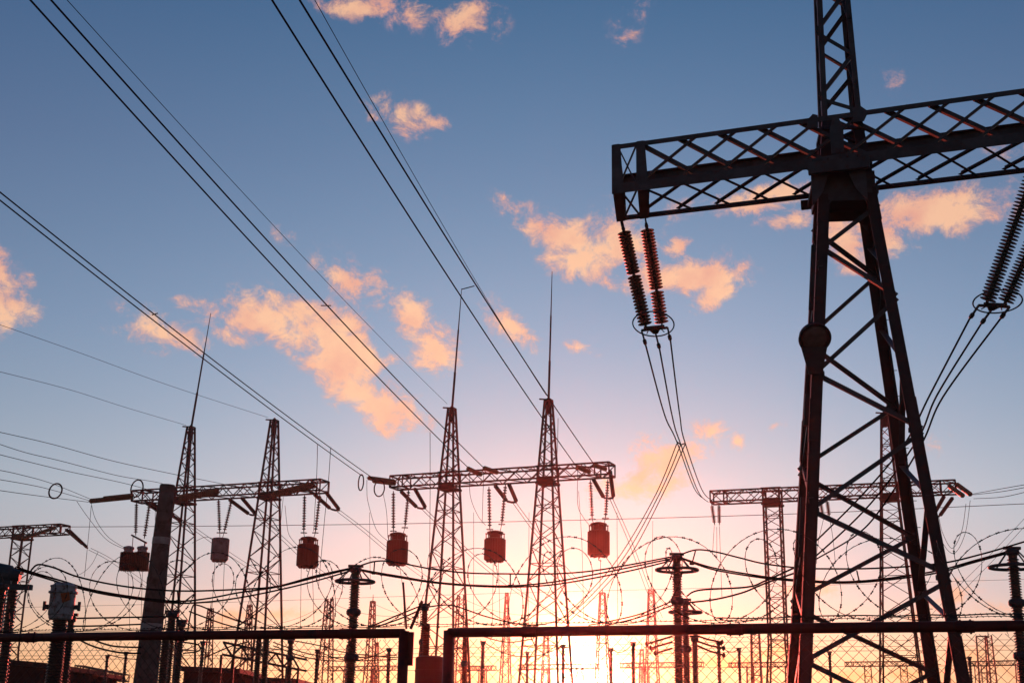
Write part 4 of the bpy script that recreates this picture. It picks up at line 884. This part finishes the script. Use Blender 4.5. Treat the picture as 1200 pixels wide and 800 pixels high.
# ------------------------------------------------------------------ distant masts and gantries
G3 = 'distant lattice masts'
for x, row, Y, w0, w1, spire, lb in (
    (386, 701, 165, 2.0, .7, 0, 'distant square topped mast below the gap between two gantries'), (437, 704, 185, 1.8, .5, 8, 'distant spired mast right of the ringed post'), (541, 697, 170, 2.0, .8, 0, 'distant mast right of the first middle gantry column'),
    (594, 694, 190, 2.0, .3, 0, 'distant pointed mast between the middle gantry columns'), (706, 694, 175, 2.4, .6, 5, 'distant pointed mast above the sun'), (763, 690, 170, 2.2, .6, 6, 'distant spired mast left of the tallest post'),
    (247, 712, 180, 2.0, .5, 8, 'distant spired mast right of the concrete pole'), (293, 708, 200, 2.0, .5, 6, 'distant spired mast behind the rodless column'), (1150, 745, 150, 1.3, 1.1, 0, 'distant narrow column left of the right edge post'),
    (1158, 744, 160, 1.6, .7, 5, 'distant spired column left of the right edge post'), (885, 742, 140, 1.2, .8, 0, 'distant column left of the pylon foot'), (442, 752, 260, 1.6, .4, 9, 'far spired mast through the fence right of the ringed post'),
    (408, 755, 260, 1.6, .4, 9, 'far spired mast through the fence left of the ringed post'), (1110, 768, 260, 1.4, .3, 10, 'far spire between the right pylon legs'), (752, 760, 230, 1.6, .5, 8, 'far spired mast through the fence left of the tallest post'), (640, 745, 210, 2.0, .6, 5, 'far spired mast inside the second middle gantry column')):
    c = P(x, row, Y); t = empty('lattice_mast', (c.x, c.y, 0), lb, 'mast', G3)
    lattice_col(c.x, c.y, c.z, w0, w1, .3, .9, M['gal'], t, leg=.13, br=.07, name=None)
    if spire:
        top = P(x, row-spire, Y); q = MB(); q.tube([Vector((c.x, c.y, c.z-.3)), Vector((c.x, c.y, top.z))], .08, 6, r1=.03); q.build('lightning_rod', M['gal'], t)
for (xa, ya, xb, yb, cols_, Y, lb) in (
    (854, 776, 936, 775, (880, 925), 175, 'distant low gantry left of the pylon foot'), (990, 775, 1083, 774, (1018, 1060), 175, 'distant low gantry between the pylon legs'), (1132, 774.5, 1206, 773, (1147, 1195), 175, 'distant low gantry at the bottom right'),
    (727, 776.5, 822, 775, (757, 800), 175, 'distant low gantry below the tall ringed posts'), (607, 778.5, 700, 777, (640, 680), 178, 'distant low gantry in front of the sun'), (538, 780, 576, 779.5, (545, 566), 180, 'distant low gantry stub right of the gate post'),
    (384, 780.5, 463, 779.5, (408, 440), 185, 'distant low gantry left of the gate post'), (88, 779, 142, 790, (94, 128), 120, 'distant sloping truss between the transformer and the concrete pole')):
    A, B = P(xa, ya, Y), P(xb, yb, Y-5); t = empty('portal_gantry', (A.x, A.y, 0), lb, 'gantry', 'distant low gantries')
    beam(A, B, .55, .8, 16, M['gal'], t)
    for cx in cols_:
        f = (cx-xa)/(xb-xa); c = A.lerp(B, f); lattice_col(c.x, c.y+.4, c.z-.4, 1.1, .8, .3, 1.2, M['gal'], t, leg=.1, br=.05)
for x, yt_, Y, wpx, lb in ((126, 768, 70, 4, 'small far post insulator between transformer and concrete pole'), (148, 764, 70, 4, 'small far post insulator just left of the concrete pole'), (238, 752, 60, 5, 'small far post insulator right of the concrete pole'),
        (372, 762, 62, 4.5, 'small far post insulator midway along the left fence'), (456, 760, 62, 5, 'small far post insulator left of the gate post'), (566, 752, 60, 5, 'small far post insulator right of the gate opening'), (618, 764, 66, 4, 'small far post insulator by the second middle column'),
        (660, 756, 62, 4.5, 'small far post insulator just left of the sun'), (716, 760, 64, 4.5, 'small far post insulator just right of the sun'), (742, 753, 60, 5, 'small far post insulator left of the two tall posts'), (842, 752, 58, 5, 'small far post insulator right of the switch arms'),
        (866, 760, 64, 4, 'small far post insulator left of the pylon foot'), (972, 764, 66, 4, 'small far post insulator inside the pylon legs'), (1136, 770, 66, 4, 'small far post insulator right of the pylon foot')):
    post(x, yt_, Y, wpx, lb, (), m='porc', shed=.14)
for a, b, Y, sg, lb in (((126, 766), (238, 751), 66, .5, 'slack wire linking the small posts past the concrete pole'), ((372, 761), (456, 759), 62, .5, 'slack wire linking two small posts behind the left fence'), ((566, 751), (660, 755), 61, .6, 'slack wire linking small posts left of the sun'),
        ((716, 759), (742, 752), 62, .3, 'slack wire linking small posts right of the sun'), ((842, 751), (866, 759), 61, .3, 'slack wire linking small posts left of the pylon foot'), ((380, 702), (541, 699), 168, 2.2, 'far slack span between two distant masts left of centre'), ((541, 700), (706, 696), 172, 2.4, 'far slack span between distant masts above the sun'),
        ((763, 692), (885, 744), 160, 2, 'far slack span from the spired mast down to a column'), ((247, 714), (386, 704), 172, 2.4, 'far slack span between distant masts on the left'), ((436, 706), (594, 698), 187, 2.5, 'far slack span crossing behind the middle gantry feet')):
    wire([P(*a, Y), P(*b, Y)], .02, lb, sag=sg, group='slack wires in the far yard', n=4)
# distant thin spans seen through the mesh
for i, (y_a, y_b, Y, lb) in enumerate(((768, 756, 200, 'faint far span above the low gantries'), (772, 761, 190, 'second faint far span above the low gantries'), (762, 749, 215, 'highest faint far span just under the rail'), (786, 779, 210, 'lowest faint far span near the bottom edge'))):
    pw([(-10, y_a), (300, y_a-1), (600, (y_a+y_b)/2+2), (900, y_b+2), (1210, y_b)], Y, Y, .03, lb, group='faint far spans behind the chain link', n=4)
# ------------------------------------------------------------------ low buildings
def building(xl, xr, rowl, rowr, Y, dep, label, parapet=True, nwin=4):
    A = P(xl, rowl, Y); B = P(xr, rowr, Y); z = max(A.z, B.z); t = empty('low_building', ((A.x+B.x)/2, Y, 0), label, 'building')
    q = MB(); q.add([(A.x, Y, -.1), (B.x, Y, -.1), (B.x, Y+dep, -.1), (A.x, Y+dep, -.1), (A.x, Y, A.z-.25), (B.x, Y, B.z-.25), (B.x, Y+dep, B.z-.25), (A.x, Y+dep, A.z-.25)], [(3, 2, 1, 0), (4, 5, 6, 7), (0, 1, 5, 4), (1, 2, 6, 5), (2, 3, 7, 6), (3, 0, 4, 7)]); q.build('wall', M['brick'], t)
    q = MB(); e_ = .3; q.add([(A.x-e_, Y-e_, A.z-.24), (B.x+e_, Y-e_, B.z-.24), (B.x+e_, Y+dep+e_, B.z-.24), (A.x-e_, Y+dep+e_, A.z-.24), (A.x-e_, Y-e_, A.z), (B.x+e_, Y-e_, B.z), (B.x+e_, Y+dep+e_, B.z), (A.x-e_, Y+dep+e_, A.z)], [(3, 2, 1, 0), (4, 5, 6, 7), (0, 1, 5, 4), (1, 2, 6, 5), (2, 3, 7, 6), (3, 0, 4, 7)]); q.build('roof', M['roof'], t)
    for i in range(nwin):
        cx = A.x+(B.x-A.x)*(i+.5)/nwin; zz = min(A.z, B.z)*.45
        f = MB(); f.bar((cx-.6, Y-.02, zz), (cx+.6, Y-.02, zz), .08, .08); f.bar((cx-.6, Y-.02, zz+1.2), (cx+.6, Y-.02, zz+1.2), .08, .08)
        for s in (-.6, 0, .6): f.bar((cx+s, Y-.02, zz+.04), (cx+s, Y-.02, zz+1.16), .07, .07)
        w = f.build('window', M['grey'], t); g = MB(); g.plate([(cx-.56, Y-.006, zz+.04), (cx+.56, Y-.006, zz+.04), (cx+.56, Y-.006, zz+1.16), (cx-.56, Y-.006, zz+1.16)], .01, (0, 1, 0)); g.build('pane', M['glass'], w)
building(-30, 56, 768, 777, 72, 9, 'long low dark building along the bottom left corner', nwin=3)
building(80, 104, 785, 786, 80, 6, 'small dark shed beside the white headed transformer', nwin=1)
building(216, 276, 780, 783, 75, 8, 'flat roofed dark building right of the concrete pole', nwin=3)
building(273, 345, 791, 795, 85, 8, 'low dark building below the rodless column', nwin=3)
# ------------------------------------------------------------------ fence with gate opening
H_R = .9; FA = PH(0, 747, H_R); FB = PH(1200, 733, H_R); fl = (FB-FA); FLn = fl.length; fl.normalize(); fbk = Vector((-fl.y, fl.x, 0))
def ft(px):
    lo, hi = -5, FLn+5
    for _ in range(40):
        md = (lo+hi)/2
        if proj(FA+fl*md)[0] < px: lo = md
        else: hi = md
    return lo
def fp(t, z): v = FA+fl*t; v.z = z; return v
ZR = EYE+H_R; tL0, tL1, tR0, tR1 = -1.2, ft(473.5), ft(526), FLn+1.0
def fence(t0, t1, post_at, others, label, box):
    e = empty('chain_link_fence', fp((t0+t1)/2, 0), label, 'fence', 'chain link fence panels')
    q = MB(); q.tube([fp(t0, ZR), fp(t0+(t1-t0)*.5, ZR+.004), fp(t1, ZR)], .045, 12); q.build('top_rail', M['rail'], e, smooth=True)
    q = MB(); q.tube([fp(post_at, 0), fp(post_at, ZR+.02)], .05, 12); q.build('post', M['rail'], e, smooth=True)
    for o_ in others: q = MB(); q.tube([fp(o_, 0), fp(o_, ZR-.03)], .045, 12); q.build('post', M['rail'], e, smooth=True)
    q = MB(); q.tube([fp(t0, .12), fp(t1, .12)], .03, 10); q.build('bottom_rail', M['rail'], e, smooth=True)
    q = MB(); pch = .1; zt, zb = ZR-.04, .14; hgt = zt-zb; n0 = int(math.floor((t0-hgt)/pch)); n1 = int(math.ceil(t1/pch))
    r_ = .0027
    for i in range(n0, n1+1):
        for s in (1, -1):
            # diagonal from (u,zb) to (u+hgt*s, zt)
            u0 = i*pch if s > 0 else i*pch+hgt; pts = []; steps = int(hgt/(pch/2))
            for k in range(steps+1):
                zz = zb+k*pch/2; uu = u0+s*k*pch/2
                if t0 < uu < t1 and zz <= zt: pts.append(fp(uu, zz)+fbk*(.004*s*(1 if k % 2 else -1))+Vector((0, 0, rnd.uniform(-.002, .002))))
            if len(pts) > 1: q.tube(pts, r_, 3)
    q.build('chain_link_mesh', M['gal'], e)
    k = 0; u = math.ceil(t0/1.9)*1.9+.35
    while u < t1-.2:                                         # rail couplings and mesh ties
        q = MB(); q.tube([fp(u, ZR), fp(u+.14, ZR)], .0505, 12); q.bar(fp(u+.03, ZR-.06), fp(u+.03, ZR+.058), .012, .02); q.bar(fp(u+.11, ZR-.06), fp(u+.11, ZR+.058), .012, .02); q.build('rail_coupling', M['rail'], e); u += 1.9
    q = MB(); u = t0+.1
    while u < t1-.1:
        c = fp(u, ZR); q.tube([c+fl*.004*math.cos(a)+(fbk*math.cos(a)+Vector((0, 0, math.sin(a))))*.048 for a in [i*.7 for i in range(10)]], .0022, 4); q.tube([c-Vector((0, 0, .046)), c-Vector((rnd.uniform(-.02, .02), 0, .075))], .002, 4); u += rnd.uniform(.25, .42)
    q.build('mesh_ties', M['gal'], e)
    if box:
        c = fp(t1+.1, ZR-.16); q = MB(); q.bar(fp(t1+.078, ZR-.30), fp(t1+.078, ZR+.01), .05, .045); q.build('hinge_box', M['rail'], e)
    return e
fence(tL0, tL1, tL1-.0, (-1.1,), 'left chain link fence panel ending at the gate opening post', True)
fence(tR0, tR1, tR0, (FLn+.9,), 'chain link fence panel running from the gate opening to the right edge', False)
q = MB(); c1 = fp(tL1+.05, ZR); q.bar(fp(ft(476), ZR+.04), fp(ft(470), ZR+.48), .02, .02); q.bar(fp(ft(481), ZR+.04), fp(ft(493.5), ZR+.3), .022, .022)
tag(q.build('barbed_wire_arms', M['rail'], None, loc=c1), 'pair of slanting steel arms forming a V on top of the left gate post', 'wire arm')
# tension and barbed strands just above the rail
def strand(t0, t1, z, r, label, barbs=True, wob=.006, off=0):
    q = MB(); n = int((t1-t0)/.25); pts = [fp(t0+(t1-t0)*i/n, z+rnd.uniform(-wob, wob))+fbk*off for i in range(n+1)]
    q.tube(pts, r, 5)
    if barbs:
        k = int((t1-t0)/.045)
        for i in range(k):
            c = fp(t0+(t1-t0)*i/k, z)+fbk*off; v = Vector((rnd.uniform(-1, 1), rnd.uniform(-1, 1), rnd.uniform(-1, 1))).normalized(); q.bar(c-v*.011, c+v*.011, .003, .009)
    return tag(q.build('barbed_strand', M['barb'], None, loc=pts[0]), label, 'barbed wire', 'barbed strands above the rail')
strand(-1.2, tR1, ZR+.078, .003, 'straight strand running just above the whole fence rail')
strand(-1.2, ft(482), ZR+.062, .004, 'smooth second strand above the left rail', False, .004, .02)
strand(ft(840), tR1, ZR+.10, .006, 'thick double barbed strand above the right part of the rail', True, .008, .03)
# razor coils
def coil(t0, t1, phase, tilt, label, rad=.36, pitch=.92, off=.0, seed=1):
    rr = random.Random(seed); pts = []; n = 40; turns = int((t1-t0)/pitch)
    amps = [rr.uniform(.88, 1.1) for _ in range(turns+2)]; sh = [rr.uniform(-.06, .06) for _ in range(turns+2)]
    for i in range(turns*n+1):
        th = 2*math.pi*i/n; k = i/n; a = amps[int(k)]*(1-(k % 1))+amps[int(k)+1]*(k % 1); s = sh[int(k)]*(1-(k % 1))+sh[int(k)+1]*(k % 1)
        u = t0+pitch*k+s+rad*a*tilt*math.cos(th+phase); zz = ZR+.06+rad*a*(1.0+math.sin(th+phase)); dd = off+rad*math.sqrt(max(0, 1-tilt*tilt))*math.cos(th+phase)
        pts.append(fp(u, zz)+fbk*dd)
    q = MB(); q.tube(pts, .0031, 4)
    # razor barbs: short flat blades every few centimetres
    acc_ = 0; last = pts[0]
    for i in range(1, len(pts)):
        seg = (pts[i]-pts[i-1]).length; acc_ += seg
        if acc_ > .062:
            acc_ = 0; d = (pts[i]-pts[i-1]).normalized(); sdv = d.cross(Vector((rr.uniform(-1, 1), rr.uniform(-1, 1), rr.uniform(-1, 1)))).normalized(); c = pts[i]
            q.plate([c-d*.019, c-d*.013+sdv*.011, c-d*.004+sdv*.0055, c+d*.004+sdv*.0055, c+d*.013+sdv*.011, c+d*.019, c+d*.013-sdv*.011, c+d*.004-sdv*.0055, c-d*.004-sdv*.0055, c-d*.013-sdv*.011], .003, d.cross(sdv))
    return tag(q.build('razor_wire_coil', M['barb'], None, loc=pts[0]), label, 'razor wire', 'razor wire coils on the fence')
coil(-1.4, FLn+1.6, .3, .80, 'razor wire coil with loops leaning right along the top of the fence', .36, .86, .05, 3)
coil(-1.2, FLn+1.8, 2.2, -.86, 'razor wire coil with loops leaning left along the top of the fence', .37, .97, .0, 5)
coil(-1.3, FLn+1.7, 4.1, .55, 'flatter razor wire coil woven through the two leaning ones on the fence', .34, 1.15, -.04, 9)
